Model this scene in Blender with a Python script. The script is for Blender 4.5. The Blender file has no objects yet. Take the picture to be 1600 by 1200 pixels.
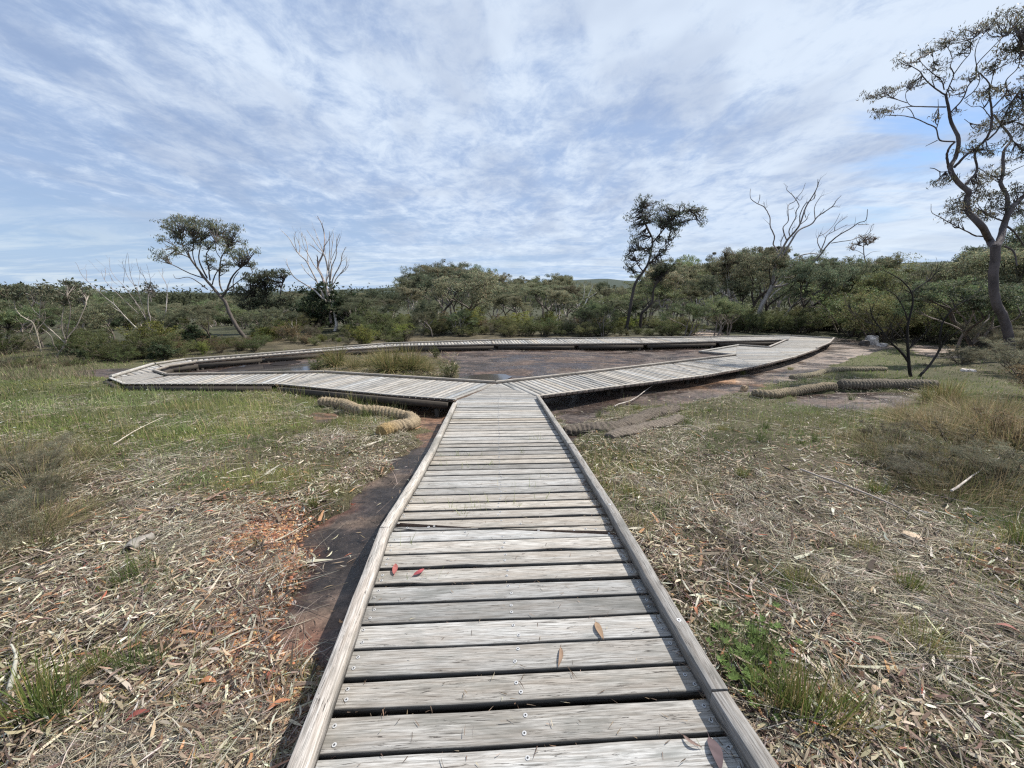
import bpy, math, random
import numpy as np
from mathutils import Vector, noise as mnoise
rng = np.random.default_rng(7); random.seed(7)
R = math.radians
S = bpy.context.scene
# ------------------------------------------------------------------ camera
F = 601.0                                    # focal length in pixels of the 1600x1200 frame
PITCH = math.atan(138/F)
SL = 0.0771; YJ = 8.04; HC = 2.13            # slope of the entry walk, distance of the junction, eye height over loop deck
cp, sp = math.cos(PITCH), math.sin(PITCH)
cam = bpy.data.cameras.new('camera'); co = bpy.data.objects.new('camera', cam); S.collection.objects.link(co)
cam.sensor_width = 36; cam.lens = 36*F/1600; cam.clip_start = 0.05; cam.clip_end = 9000
co.location = (0, 0, HC); co.rotation_euler = (math.pi/2-PITCH, 0, 0); S.camera = co
# ------------------------------------------------------------------ world, sun, exposure
SUN = Vector((0.72, 0.33, 0.95)).normalized()
sun_el = math.asin(SUN.z); sun_az = math.atan2(SUN.x, SUN.y)
S.view_settings.view_transform = 'Standard'; S.view_settings.look = 'None'
S.view_settings.exposure = 0.5; S.view_settings.gamma = 1
S.cycles.use_denoising = False; S.cycles.filter_width = 1.25; S.cycles.max_bounces = 6; S.cycles.diffuse_bounces = 3; S.cycles.sample_clamp_indirect = 4
w = bpy.data.worlds.new('World'); S.world = w; w.use_nodes = True
def build_world():
    nt = w.node_tree; nt.nodes.clear(); N = nt.nodes.new; L = nt.links.new
    out = N('ShaderNodeOutputWorld'); bg = N('ShaderNodeBackground'); bg.inputs[1].default_value = 0.1
    sky = N('ShaderNodeTexSky'); sky.sky_type = 'NISHITA'; sky.sun_disc = False
    sky.sun_elevation = sun_el; sky.sun_rotation = sun_az; sky.air_density = 1.2; sky.dust_density = 0.6; sky.ozone_density = 1.6
    tc = N('ShaderNodeTexCoord'); sep = N('ShaderNodeSeparateXYZ'); L(tc.outputs['Generated'], sep.inputs[0])
    def M(op, a, b=None, c=None, clamp=False):
        n = N('ShaderNodeMath'); n.operation = op; n.use_clamp = clamp
        for i, v in enumerate((a, b, c)):
            if v is None: continue
            if isinstance(v, (int, float)): n.inputs[i].default_value = v
            else: L(v, n.inputs[i])
        return n.outputs[0]
    z = M('MAXIMUM', sep.outputs[2], 0.0)
    zz = M('ADD', z, 0.10)
    px = M('DIVIDE', sep.outputs[0], zz); py = M('DIVIDE', sep.outputs[1], zz)
    cmb = N('ShaderNodeCombineXYZ'); L(px, cmb.inputs[0]); L(py, cmb.inputs[1])
    def noise(loc, rot, sc, scale, detail, rough, dist=0.0):
        mp = N('ShaderNodeMapping'); L(cmb.outputs[0], mp.inputs[0])
        mp.inputs['Location'].default_value = loc; mp.inputs['Rotation'].default_value = (0, 0, R(rot)); mp.inputs['Scale'].default_value = sc
        n = N('ShaderNodeTexNoise'); L(mp.outputs[0], n.inputs['Vector'])
        n.inputs['Scale'].default_value = scale; n.inputs['Detail'].default_value = detail
        n.inputs['Roughness'].default_value = rough; n.inputs['Distortion'].default_value = dist
        return n.outputs['Fac']
    def ramp(v, a, b, c=0.0, d=1.0):
        n = N('ShaderNodeMapRange'); n.interpolation_type = 'SMOOTHSTEP'; L(v, n.inputs[0])
        n.inputs[1].default_value = a; n.inputs[2].default_value = b; n.inputs[3].default_value = c; n.inputs[4].default_value = d
        return n.outputs[0]
    big = noise((3.1, 1.7, 0), 30, (1, 0.7, 1), 0.75, 4, 0.55, 0.4)
    mack = noise((0.4, 5.2, 0), 50, (1.0, 0.72, 1), 5.2, 6, 0.66, 0.35)
    streak = noise((7.4, 2.2, 0), -58, (0.35, 1.1, 1), 1.5, 6, 0.64, 0.7)
    fine = noise((1.4, 8.2, 0), 20, (1, 0.9, 1), 13.0, 5, 0.7, 0.3)
    side = M('MULTIPLY', px, 0.05)
    cov = M('ADD', M('MULTIPLY', big, 0.8), M('MULTIPLY', mack, 0.42))
    cov = M('ADD', cov, M('MULTIPLY', streak, 0.25)); cov = M('ADD', cov, M('MULTIPLY', fine, 0.12)); cov = M('ADD', cov, side)
    def blob(cx, cy, cz, r0, r1):
        d = Vector((cx, cy, cz)).normalized(); v = N('ShaderNodeVectorMath'); v.operation = 'DISTANCE'; L(tc.outputs['Generated'], v.inputs[0]); v.inputs[1].default_value = d
        wv = M('ADD', v.outputs['Value'], M('MULTIPLY', M('SUBTRACT', streak, 0.5), 0.55))
        return ramp(wv, r0, r1, 1.0, 0.0)
    def dirpx(u, v):
        a = (u-800)/F; b = (600-v)/F
        return (a, cp+b*sp, -sp+b*cp)
    bias = 0.0
    for (u, v, rad, k) in [(760, 30, .30, .10), (1060, 40, .34, .16), (1260, 150, .3, .10), (470, 170, .26, .08), (620, 200, .22, .07), (250, 60, .25, .08), (700, 385, .2, .10), (1080, 380, .24, .12), (1320, 430, .3, .12), (1500, 60, .3, .1), (120, 120, .3, .07), (350, 190, .3, .07), (80, 250, .3, -.03), (330, 300, .26, -.03), (590, 300, .2, -.07), (820, 340, .2, -.04), (1000, 215, .17, -.12), (1160, 215, .14, -.09), (520, 40, .12, -.07), (60, 390, .3, -.06)]:
        bias = M('ADD', M('MULTIPLY', blob(*dirpx(u, v), 0.0, rad), k*0.75), bias)
    gap = blob(*dirpx(1440, 225), 0.0, 0.15)
    cov = ramp(M('ADD', cov, bias), 0.48, 0.88, 0.62, 1.0)
    cov = M('MULTIPLY', cov, M('SUBTRACT', 1.0, M('MULTIPLY', gap, 0.95)))
    # grey bellies
    shade = noise((2.0, 9.0, 0), 30, (1, 0.5, 1), 1.7, 4, 0.55, 0.3)
    sh = ramp(shade, 0.42, 0.68)
    br = ramp(M('ADD', M('ADD', M('ADD', M('MULTIPLY', mack, 0.62), M('MULTIPLY', fine, 0.18)), M('MULTIPLY', big, 0.31)), M('ADD', M('MULTIPLY', px, 0.02), bias)), 0.445, 0.72)
    mixc = N('ShaderNodeMix'); mixc.data_type = 'RGBA'; L(br, mixc.inputs[0])
    mixc.inputs[6].default_value = (3.0, 3.9, 5.6, 1); mixc.inputs[7].default_value = (5.2, 5.95, 7.0, 1)
    mixs = N('ShaderNodeMix'); mixs.data_type = 'RGBA'; L(M('MULTIPLY', sh, 0.5), mixs.inputs[0]); L(mixc.outputs[2], mixs.inputs[6]); mixs.inputs[7].default_value = (2.6, 3.2, 4.5, 1)
    # low band near the horizon
    low = ramp(z, 0.0, 0.22, 0.65, 0.0)
    skyb = N('ShaderNodeMix'); skyb.data_type = 'RGBA'; skyb.blend_type = 'MULTIPLY'; skyb.inputs[0].default_value = 1.0
    L(sky.outputs[0], skyb.inputs[6]); skyb.inputs[7].default_value = (0.62, 0.72, 0.88, 1)
    fin = N('ShaderNodeMix'); fin.data_type = 'RGBA'; L(cov, fin.inputs[0]); L(skyb.outputs[2], fin.inputs[6]); L(mixs.outputs[2], fin.inputs[7])
    fin2 = N('ShaderNodeMix'); fin2.data_type = 'RGBA'; L(M('MULTIPLY', low, 1.0), fin2.inputs[0]); L(fin.outputs[2], fin2.inputs[6])
    lowc = N('ShaderNodeMix'); lowc.data_type = 'RGBA'; L(ramp(streak, 0.42, 0.6), lowc.inputs[0]); lowc.inputs[6].default_value = (3.3, 4.5, 6.2, 1); lowc.inputs[7].default_value = (5.6, 6.4, 7.1, 1)
    L(lowc.outputs[2], fin2.inputs[7])
    L(fin2.outputs[2], bg.inputs[0]); L(bg.outputs[0], out.inputs[0])
build_world()
sl = bpy.data.lights.new('sun', 'SUN'); sl.energy = 4.3; sl.angle = R(0.8); sl.color = (1.0, 0.95, 0.87)
so = bpy.data.objects.new('sun', sl); S.collection.objects.link(so); so.location = (20, 10, 60)
so.rotation_euler = (-SUN).to_track_quat('-Z', 'Y').to_euler()

# ------------------------------------------------------------------ projection helpers (used to lay things out in metres)
def ray(u, v):
    a = (np.asarray(u, float)-800)/F; b = (600-np.asarray(v, float))/F
    return a, cp+b*sp, -sp+b*cp
def at(u, v, y):                    # point on the sight line at distance y ahead
    a, b, c = ray(u, v); t = y/b
    return np.array([a*t, y+0*t, HC+c*t])
def on(u, v, z=0.0):                # point on the level plane z
    a, b, c = ray(u, v); t = (z-HC)/c
    return np.array([a*t, b*t, HC+c*t])
def onw(u, v, h=0.0):               # point on the sloping walk plane (z = SL*(YJ-y)+h)
    a, b, c = ray(u, v); t = (SL*YJ+h-HC)/(c+SL*b)
    return np.array([a*t, b*t, HC+c*t])
def proj(x, y, z):
    zz = np.asarray(z)-HC; dep = y*cp-zz*sp; up = y*sp+zz*cp
    dep = np.where(dep < 0.05, 0.05, dep)
    return 800+F*x/dep, 600-F*up/dep
def sm(a, b, x):
    t = np.clip((np.asarray(x, float)-a)/(b-a), 0, 1); return t*t*(3-2*t)
# value noise, vectorised
_perm = rng.random((256, 256))
def vn(x, y):
    x = np.asarray(x, float); y = np.asarray(y, float)
    xi = np.floor(x).astype(int); yi = np.floor(y).astype(int); fx = x-xi; fy = y-yi
    fx = fx*fx*(3-2*fx); fy = fy*fy*(3-2*fy)
    a = _perm[xi & 255, yi & 255]; b = _perm[(xi+1) & 255, yi & 255]; c = _perm[xi & 255, (yi+1) & 255]; d = _perm[(xi+1) & 255, (yi+1) & 255]
    return a+(b-a)*fx+(c-a)*fy+(a-b-c+d)*fx*fy
def fbm(x, y, o=4, g=0.5):
    s = 0; a = 1; t = 0
    for k in range(o):
        s = s+a*vn(x*2**k+k*17.3, y*2**k+k*9.1); t += a; a *= g
    return s/t

# ------------------------------------------------------------------ mesh builder
class MB:
    def __init__(s): s.v = []; s.f = []; s.n = []; s.c = []; s.uv = []; s.m = []; s.k = 0
    def add(s, v, f, col=(1, 1, 1), uv=None, mat=0):
        v = np.asarray(v, float).reshape(-1, 3); f = np.asarray(f, int)
        s.v.append(v); s.f.append((f+s.k).ravel()); s.n.append(np.full(len(f), f.shape[1])); s.m.append(np.full(len(f), mat))
        c = np.asarray(col, float)
        if c.ndim == 1: c = np.tile(c[:3], (len(v), 1))
        s.c.append(c); s.uv.append(np.zeros((len(v), 2)) if uv is None else np.asarray(uv, float)); s.k += len(v)
    def build(s, name, mats, parent=None, smooth=False):
        me = bpy.data.meshes.new(name); o = bpy.data.objects.new(name, me); S.collection.objects.link(o)
        V = np.concatenate(s.v); Lp = np.concatenate(s.f); n = np.concatenate(s.n)
        if parent is not None: V = V - np.array(parent.location)
        me.vertices.add(len(V)); me.vertices.foreach_set('co', V.astype(np.float32).ravel())
        me.loops.add(len(Lp)); me.loops.foreach_set('vertex_index', Lp.astype(np.int32))
        me.polygons.add(len(n)); st = np.concatenate([[0], np.cumsum(n)[:-1]])
        me.polygons.foreach_set('loop_start', st.astype(np.int32)); me.polygons.foreach_set('loop_total', n.astype(np.int32))
        if not isinstance(mats, (list, tuple)): mats = [mats]
        for m in mats: me.materials.append(m)
        me.polygons.foreach_set('material_index', np.concatenate(s.m).astype(np.int32))
        if smooth: me.polygons.foreach_set('use_smooth', np.ones(len(n), bool))
        C = np.concatenate(s.c); ca = me.color_attributes.new('Col', 'FLOAT_COLOR', 'POINT')
        ca.data.foreach_set('color', np.concatenate([C, np.ones((len(C), 1))], 1).astype(np.float32).ravel())
        U = np.concatenate(s.uv)
        if np.any(U): ul = me.uv_layers.new(name='UVMap'); ul.data.foreach_set('uv', U[Lp].astype(np.float32).ravel())
        me.update(calc_edges=True)
        if parent is not None: o.parent = parent
        return o
def tag(o, label=None, cat=None, group=None, kind=None):
    if label: o['label'] = label
    if cat: o['category'] = cat
    if group: o['group'] = group
    if kind: o['kind'] = kind
    return o
def thing(name, label, cat, loc=(0, 0, 0), group=None):
    o = bpy.data.objects.new(name, None); S.collection.objects.link(o); o.location = tuple(float(a) for a in loc); o.empty_display_size = 0.1
    return tag(o, label, cat, group)
def copy_tree(o, loc, rz, sc, label, group, tilt=(0, 0)):
    r = o.copy(); S.collection.objects.link(r); r.location = loc; r.rotation_euler = (tilt[0], tilt[1], rz); r.scale = sc if hasattr(sc, '__len__') else (sc, sc, sc)
    r['label'] = label; r['group'] = group
    for ch in o.children:
        c = ch.copy(); S.collection.objects.link(c); c.parent = r
    return r
def smooth_line(P, rad, sub=4, jit=0.0):
    P = np.asarray(P, float); rad = np.asarray(rad, float)
    if len(P) < 2: return P, rad
    Q = np.vstack([2*P[0]-P[1], P, 2*P[-1]-P[-2]]); out = []; ro = []
    for i in range(len(P)-1):
        for k in range(sub):
            t = k/sub; a, b, c, d = Q[i], Q[i+1], Q[i+2], Q[i+3]
            out.append(0.5*((2*b)+(-a+c)*t+(2*a-5*b+4*c-d)*t*t+(-a+3*b-3*c+d)*t**3)); ro.append(rad[i]*(1-t)+rad[i+1]*t)
    out.append(P[-1]); ro.append(rad[-1]); out = np.array(out); ro = np.array(ro)
    if jit: out[1:-1] += rng.normal(0, 1, (len(out)-2, 3))*ro[1:-1, None]*jit
    return out, ro
def tube(mb, P, rad, n=6, col=(1, 1, 1), mat=0, lump=0.0):
    P = np.asarray(P, float); rad = np.asarray(rad, float); m = len(P)
    T = np.gradient(P, axis=0); T /= np.linalg.norm(T, axis=1)[:, None]+1e-9
    ref = np.array([0, 0, 1.0]) if abs(T[0, 2]) < 0.9 else np.array([1.0, 0, 0])
    A = np.zeros((m, 3)); a = np.cross(T[0], ref)
    for i in range(m):
        a = a-T[i]*a.dot(T[i]); a /= np.linalg.norm(a)+1e-9; A[i] = a
    B = np.cross(T, A); th = np.arange(n)*2*math.pi/n
    rr = rad[:, None]*np.ones((m, n))
    if lump: rr = rr*(1+lump*rng.normal(0, 1, (m, n)))
    V = P[:, None, :]+rr[..., None]*(A[:, None, :]*np.cos(th)[None, :, None]+B[:, None, :]*np.sin(th)[None, :, None])
    i = np.arange(m-1)[:, None]*n; j = np.arange(n)[None, :]; k = (j+1) % n
    Fq = np.stack([i+j, i+k, i+n+k, i+n+j], -1).reshape(-1, 4)
    s = np.concatenate([[0], np.cumsum(np.linalg.norm(np.diff(P, axis=0), axis=1))])
    uv = np.stack([np.repeat(s[:, None], n, 1), np.tile(th*rad.mean(), (m, 1))], -1).reshape(-1, 2)
    mb.add(V.reshape(-1, 3), Fq, col, uv, mat)
    for e, o in ((0, 1), (m-1, -1)):
        idx = np.arange(n)+e*n
        c = P[e]; VV = np.vstack([V[e], c]); mb.add(VV, [[q, (q+1) % n, n] if o < 0 else [(q+1) % n, q, n] for q in range(n)], col, None, mat)
def norm(a): return a/(np.linalg.norm(a, axis=-1, keepdims=True)+1e-9)
def leaf_quads(mb, C, D, W, ln, wd, col, fold=0.25):
    # C centres, D long direction, W side direction (n,3)
    n = len(C); D = norm(D); W = norm(np.cross(D, W)); Nn = np.cross(D, W)
    ln = np.broadcast_to(ln, n)[:, None]; wd = np.broadcast_to(wd, n)[:, None]
    b = C-D*ln/2; t = C+D*ln/2; m_ = C-D*ln*0.08+Nn*wd*fold
    V = np.stack([b, m_+W*wd/2, t, m_-W*wd/2], 1).reshape(-1, 3)
    i = np.arange(n)[:, None]*4
    mb.add(V, np.hstack([i, i+1, i+2, i+3]), np.repeat(col, 4, 0))
def ribbons(mb, P0, D, ln, wd, col, bend, seg=3, tipcol=None):
    # curved blades: P0 root, D start dir, bend vec added quadratically
    n = len(P0); D = norm(D); side = norm(np.cross(D, np.array([0, 0, 1.0])+rng.normal(0, .4, (n, 3))))
    ln = np.broadcast_to(ln, n)[:, None]; wd = np.broadcast_to(wd, n)[:, None]; rows = []; cols = []
    tipcol = col if tipcol is None else tipcol
    for k in range(seg+1):
        t = k/seg; c = P0+D*ln*t+bend*ln*t*t; wk = wd*(1-t**2*0.85)/2
        rows += [c-side*wk, c+side*wk]; q = col*(1-t)+tipcol*t; cols += [q, q]
    V = np.stack(rows, 1).reshape(-1, 3); Cc = np.stack(cols, 1).reshape(-1, 3); m = 2*(seg+1)
    i = np.arange(n)[:, None]*m; f = [np.hstack([i+2*k, i+2*k+1, i+2*k+3, i+2*k+2]) for k in range(seg)]
    mb.add(V, np.vstack(f), Cc)

# ------------------------------------------------------------------ materials
def mat(name, fn):
    m = bpy.data.materials.new(name); m.use_nodes = True; nt = m.node_tree; nt.nodes.clear()
    out = nt.nodes.new('ShaderNodeOutputMaterial'); fn(nt, nt.nodes.new, nt.links.new, out); return m
def nse(nt, vec, scale, detail=4, rough=0.55, mp=None, dist=0.0):
    n = nt.nodes.new('ShaderNodeTexNoise'); n.inputs['Scale'].default_value = scale; n.inputs['Detail'].default_value = detail
    n.inputs['Roughness'].default_value = rough; n.inputs['Distortion'].default_value = dist
    if mp is not None:
        m = nt.nodes.new('ShaderNodeMapping'); m.inputs['Scale'].default_value = mp; nt.links.new(vec, m.inputs[0]); vec = m.outputs[0]
    nt.links.new(vec, n.inputs['Vector']); return n.outputs['Fac']
def mrange(nt, v, a, b, c=0.0, d=1.0):
    n = nt.nodes.new('ShaderNodeMapRange'); n.interpolation_type = 'SMOOTHSTEP'; nt.links.new(v, n.inputs[0])
    for i, x in enumerate((a, b, c, d)): n.inputs[i+1].default_value = x
    return n.outputs[0]
def mixc(nt, f, a, b, blend='MIX'):
    n = nt.nodes.new('ShaderNodeMix'); n.data_type = 'RGBA'; n.blend_type = blend
    for i, x in ((0, f), (6, a), (7, b)):
        if isinstance(x, (int, float)): n.inputs[i].default_value = x
        elif isinstance(x, tuple): n.inputs[i].default_value = (*x[:3], 1)
        else: nt.links.new(x, n.inputs[i])
    return n.outputs[2]
def bump(nt, h, strength, dist, prev=None):
    n = nt.nodes.new('ShaderNodeBump'); n.inputs['Strength'].default_value = strength; n.inputs['Distance'].default_value = dist
    nt.links.new(h, n.inputs['Height'])
    if prev is not None: nt.links.new(prev, n.inputs['Normal'])
    return n.outputs[0]
def bsdf(nt, out, col, rough=0.8, nrm=None, spec=0.3):
    b = nt.nodes.new('ShaderNodeBsdfPrincipled')
    if isinstance(col, tuple): b.inputs['Base Color'].default_value = (*col[:3], 1)
    else: nt.links.new(col, b.inputs['Base Color'])
    if isinstance(rough, (int, float)): b.inputs['Roughness'].default_value = rough
    else: nt.links.new(rough, b.inputs['Roughness'])
    b.inputs['Specular IOR Level'].default_value = spec
    if nrm is not None: nt.links.new(nrm, b.inputs['Normal'])
    nt.links.new(b.outputs[0], out.inputs[0]); return b
def attr(nt):
    a = nt.nodes.new('ShaderNodeAttribute'); a.attribute_name = 'Col'; return a.outputs['Color']
def m_wood(nt, N, L, out):
    uv = N('ShaderNodeUVMap').outputs[0]; col = attr(nt)
    g1 = nse(nt, uv, 1.0, 6, 0.65, (7.0, 150.0, 1)); g2 = nse(nt, uv, 1.0, 4, 0.6, (2.2, 30.0, 1), 0.8)
    g3 = nse(nt, uv, 1.0, 4, 0.6, (5.0, 12.0, 1)); cr = nse(nt, uv, 1.0, 5, 0.7, (5.0, 85.0, 1), 1.5)
    a = mixc(nt, mrange(nt, g1, 0.33, 0.66), (0.22, 0.208, 0.188), (0.57, 0.548, 0.51))
    b = mixc(nt, mrange(nt, g2, 0.35, 0.7), a, mixc(nt, 0.5, a, (0.30, 0.25, 0.20)))
    g6 = nse(nt, uv, 1.0, 5, 0.65, (1.2, 3.5, 1), 0.6); c = mixc(nt, mrange(nt, g3, 0.5, 0.72, 0, 0.5), b, (0.215, 0.215, 0.195)); c = mixc(nt, mrange(nt, g6, 0.52, 0.68, 0, 0.65), c, (0.17, 0.165, 0.145))
    crk = mrange(nt, cr, 0.59, 0.66)
    d = mixc(nt, crk, c, (0.06, 0.05, 0.045)); e = mixc(nt, 1.0, d, col, 'MULTIPLY')
    h = nt.nodes.new('ShaderNodeMath'); h.operation = 'SUBTRACT'; L(g1, h.inputs[0]); L(crk, h.inputs[1])
    bsdf(nt, out, e, 0.85, bump(nt, h.outputs[0], 0.6, 0.004))
WOOD = mat('weathered_wood', m_wood)
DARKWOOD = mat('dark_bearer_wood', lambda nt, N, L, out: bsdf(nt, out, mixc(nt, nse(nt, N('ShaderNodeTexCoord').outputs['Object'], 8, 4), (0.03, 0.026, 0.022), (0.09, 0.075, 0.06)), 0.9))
SCREW = mat('galvanised_screw', lambda nt, N, L, out: bsdf(nt, out, attr(nt), 0.45, None, 0.5))
def m_leaf(trans, rough, var=0.5):
    def fn(nt, N, L, out):
        oi = N('ShaderNodeObjectInfo'); hsv = N('ShaderNodeHueSaturation'); L(attr(nt), hsv.inputs['Color'])
        L(mrange(nt, oi.outputs['Random'], 0, 1, 1-var*0.55, 1+var*0.6), hsv.inputs['Value'])
        m7 = N('ShaderNodeMath'); m7.operation = 'MULTIPLY_ADD'; L(oi.outputs['Random'], m7.inputs[0]); m7.inputs[1].default_value = 7.31; m7.inputs[2].default_value = 0.0
        fr = N('ShaderNodeMath'); fr.operation = 'FRACT'; L(m7.outputs[0], fr.inputs[0])
        L(mrange(nt, fr.outputs[0], 0, 1, 0.5-0.035*var, 0.5+0.03*var), hsv.inputs['Hue'])
        b = bsdf(nt, out, hsv.outputs[0], rough, None, 0.18)
        t = N('ShaderNodeBsdfTranslucent'); L(hsv.outputs[0], t.inputs[0]); mx = N('ShaderNodeMixShader'); mx.inputs[0].default_value = trans
        L(b.outputs[0], mx.inputs[1]); L(t.outputs[0], mx.inputs[2]); L(mx.outputs[0], out.inputs[0])
    return fn
LEAF = mat('gum_foliage', m_leaf(0.42, 0.6)); HLEAF = mat('gum_leaves', m_leaf(0.32, 0.5, 0.0))
GRASS = mat('grass_blades', m_leaf(0.3, 0.6, 0.0)); LITTER = mat('litter_strands', m_leaf(0.12, 0.75, 0.0))
def m_bark(nt, N, L, out):
    tc = N('ShaderNodeTexCoord').outputs['Object']; n1 = nse(nt, tc, 3.0, 5, 0.6, (1, 1, 0.4)); n2 = nse(nt, tc, 22, 4, 0.6, (1, 1, 0.25))
    c = mixc(nt, mrange(nt, n1, 0.35, 0.65), mixc(nt, 1.0, attr(nt), (0.6, 0.58, 0.56), 'MULTIPLY'), mixc(nt, 1.0, attr(nt), (1.25, 1.2, 1.15), 'MULTIPLY'))
    c = mixc(nt, mrange(nt, n2, 0.55, 0.7, 0, 0.5), c, mixc(nt, 1.0, attr(nt), (0.4, 0.36, 0.33), 'MULTIPLY'))
    bsdf(nt, out, c, 0.85, bump(nt, n2, 0.7, 0.02))
BARK = mat('bark', m_bark)
def m_ground(nt, N, L, out):
    tc = N('ShaderNodeTexCoord').outputs['Object']; n1 = nse(nt, tc, 55, 6, 0.75, None, 0.6); n2 = nse(nt, tc, 6, 5, 0.6); n3 = nse(nt, tc, 160, 3, 0.7)
    c = mixc(nt, mrange(nt, n1, 0.36, 0.66), mixc(nt, 1.0, attr(nt), (0.35, 0.32, 0.30), 'MULTIPLY'), mixc(nt, 1.0, attr(nt), (1.5, 1.48, 1.42), 'MULTIPLY'))
    c = mixc(nt, mrange(nt, n2, 0.3, 0.7, 0.0, 0.55), c, mixc(nt, 1.0, c, (0.55, 0.53, 0.5), 'MULTIPLY'))
    c = mixc(nt, mrange(nt, n3, 0.62, 0.72, 0.0, 0.6), c, (0.42, 0.37, 0.29))
    bsdf(nt, out, c, 0.95, bump(nt, n1, 0.9, 0.03))
GROUND = mat('soil_and_litter', m_ground)
def m_rock(nt, N, L, out):
    tc = N('ShaderNodeTexCoord').outputs['Object']; n1 = nse(nt, tc, 1.1, 6, 0.62, None, 0.5); n2 = nse(nt, tc, 14, 6, 0.7); n3 = nse(nt, tc, 0.55, 4, 0.5, (1, 2.2, 1), 1.0); n4 = nse(nt, tc, 60, 3, 0.6)
    c = mixc(nt, mrange(nt, n2, 0.3, 0.72), mixc(nt, 1.0, attr(nt), (0.55, 0.52, 0.52), 'MULTIPLY'), mixc(nt, 1.0, attr(nt), (1.45, 1.4, 1.38), 'MULTIPLY'))
    c = mixc(nt, mrange(nt, n1, 0.5, 0.68, 0.0, 0.6), c, mixc(nt, 1.0, c, (1.7, 1.6, 1.6), 'MULTIPLY'))
    wet = mrange(nt, n3, 0.45, 0.55)
    c = mixc(nt, wet, c, mixc(nt, 1.0, c, (0.60, 0.60, 0.62), 'MULTIPLY'))
    c = mixc(nt, mrange(nt, n4, 0.66, 0.72, 0, 0.5), c, (0.34, 0.29, 0.23))
    rf = nt.nodes.new('ShaderNodeMapRange'); L(wet, rf.inputs[0]); rf.inputs[3].default_value = 0.72; rf.inputs[4].default_value = 0.24
    rd = nse(nt, tc, 1.7, 4, 0.6, (1, 1.6, 1), 1.2); cm = nt.nodes.new('ShaderNodeMath'); cm.operation = 'COMPARE'; L(rd, cm.inputs[0]); cm.inputs[1].default_value = 0.5; cm.inputs[2].default_value = 0.004
    c = mixc(nt, cm.outputs[0], c, (0.018, 0.014, 0.012)); n5 = nse(nt, tc, 3.2, 6, 0.7, None, 0.3); c = mixc(nt, mrange(nt, n5, 0.35, 0.65, 0.0, 0.75), mixc(nt, 1.0, c, (1.5, 1.42, 1.32), 'MULTIPLY'), mixc(nt, 1.0, c, (0.5, 0.5, 0.52), 'MULTIPLY'))
    bsdf(nt, out, c, rf.outputs[0], bump(nt, n5, 0.5, 0.05, bump(nt, n2, 0.6, 0.02)), 0.3)
ROCK = mat('sandstone_platform', m_rock)
def m_water(nt, N, L, out):
    tc = N('ShaderNodeTexCoord').outputs['Object']
    bsdf(nt, out, (0.05, 0.045, 0.045), 0.08, bump(nt, nse(nt, tc, 9, 3), 0.05, 0.01), 0.6)
WATER = mat('shallow_water', m_water)
def m_coir(nt, N, L, out):
    tc = N('ShaderNodeTexCoord').outputs['Object']; n1 = nse(nt, tc, 90, 4, 0.7); n2 = nse(nt, tc, 5, 3)
    c = mixc(nt, mrange(nt, n1, 0.3, 0.7), mixc(nt, 1.0, attr(nt), (0.45, 0.42, 0.4), 'MULTIPLY'), mixc(nt, 1.0, attr(nt), (1.35, 1.32, 1.28), 'MULTIPLY'))
    c = mixc(nt, mrange(nt, n2, 0.4, 0.7, 0, 0.4), c, mixc(nt, 1.0, c, (0.7, 0.7, 0.72), 'MULTIPLY'))
    bsdf(nt, out, c, 0.95, bump(nt, n1, 0.8, 0.01))
COIR = mat('coir_fibre', m_coir)
def m_peb(nt, N, L, out):
    bsdf(nt, out, attr(nt), 0.7, None, 0.3)
PEB = mat('ironstone_gravel', m_peb)
HILL = mat('forested_hills', lambda nt, N, L, out: bsdf(nt, out, mixc(nt, nse(nt, N('ShaderNodeTexCoord').outputs['Object'], 0.03, 6, 0.7), (0.03, 0.042, 0.03), (0.05, 0.065, 0.045)), 1.0))

# ------------------------------------------------------------------ terrain
def poly_mask(u, v, poly, soft=0):
    inside = np.zeros(np.shape(u), bool); n = len(poly)
    for i in range(n):
        x1, y1 = poly[i]; x2, y2 = poly[(i+1) % n]
        if y1 == y2: continue
        c = ((y1 > v) != (y2 > v)) & (u < (x2-x1)*(v-y1)/(y2-y1)+x1); inside ^= c
    return inside
def zbase(x, y):
    x = np.asarray(x, float); y = np.asarray(y, float)
    slope = SL*np.clip(YJ-y, -0.0, 14)*sm(9, 7, y)*1.0
    slope = SL*np.where(y < YJ, np.minimum(YJ-y, 12), 0)
    off = 0.13+0.25*np.exp(-((x)**2/14+(y-8.2)**2/5))+0.05*sm(9.5, 11, y)
    off = off+0.06*sm(2, 5, x)*sm(5, 9, y)
    z = slope-off
    far = np.maximum(y-22, 0); z = z-0.035*far*sm(0, 30, far)-0.0
    r = np.hypot(x, y-8); z = z-0.02*np.maximum(r-24, 0)*sm(24, 45, r)
    z = np.maximum(z, -9+0*z)
    R_ = np.hypot(x, y)
    z = z+sm(500, 2600, R_)*0.35*(34+52*fbm(x/900+3.3, y/900+1.2, 3)+sm(0, 1, np.arctan2(x, y))*12)
    return z
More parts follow.
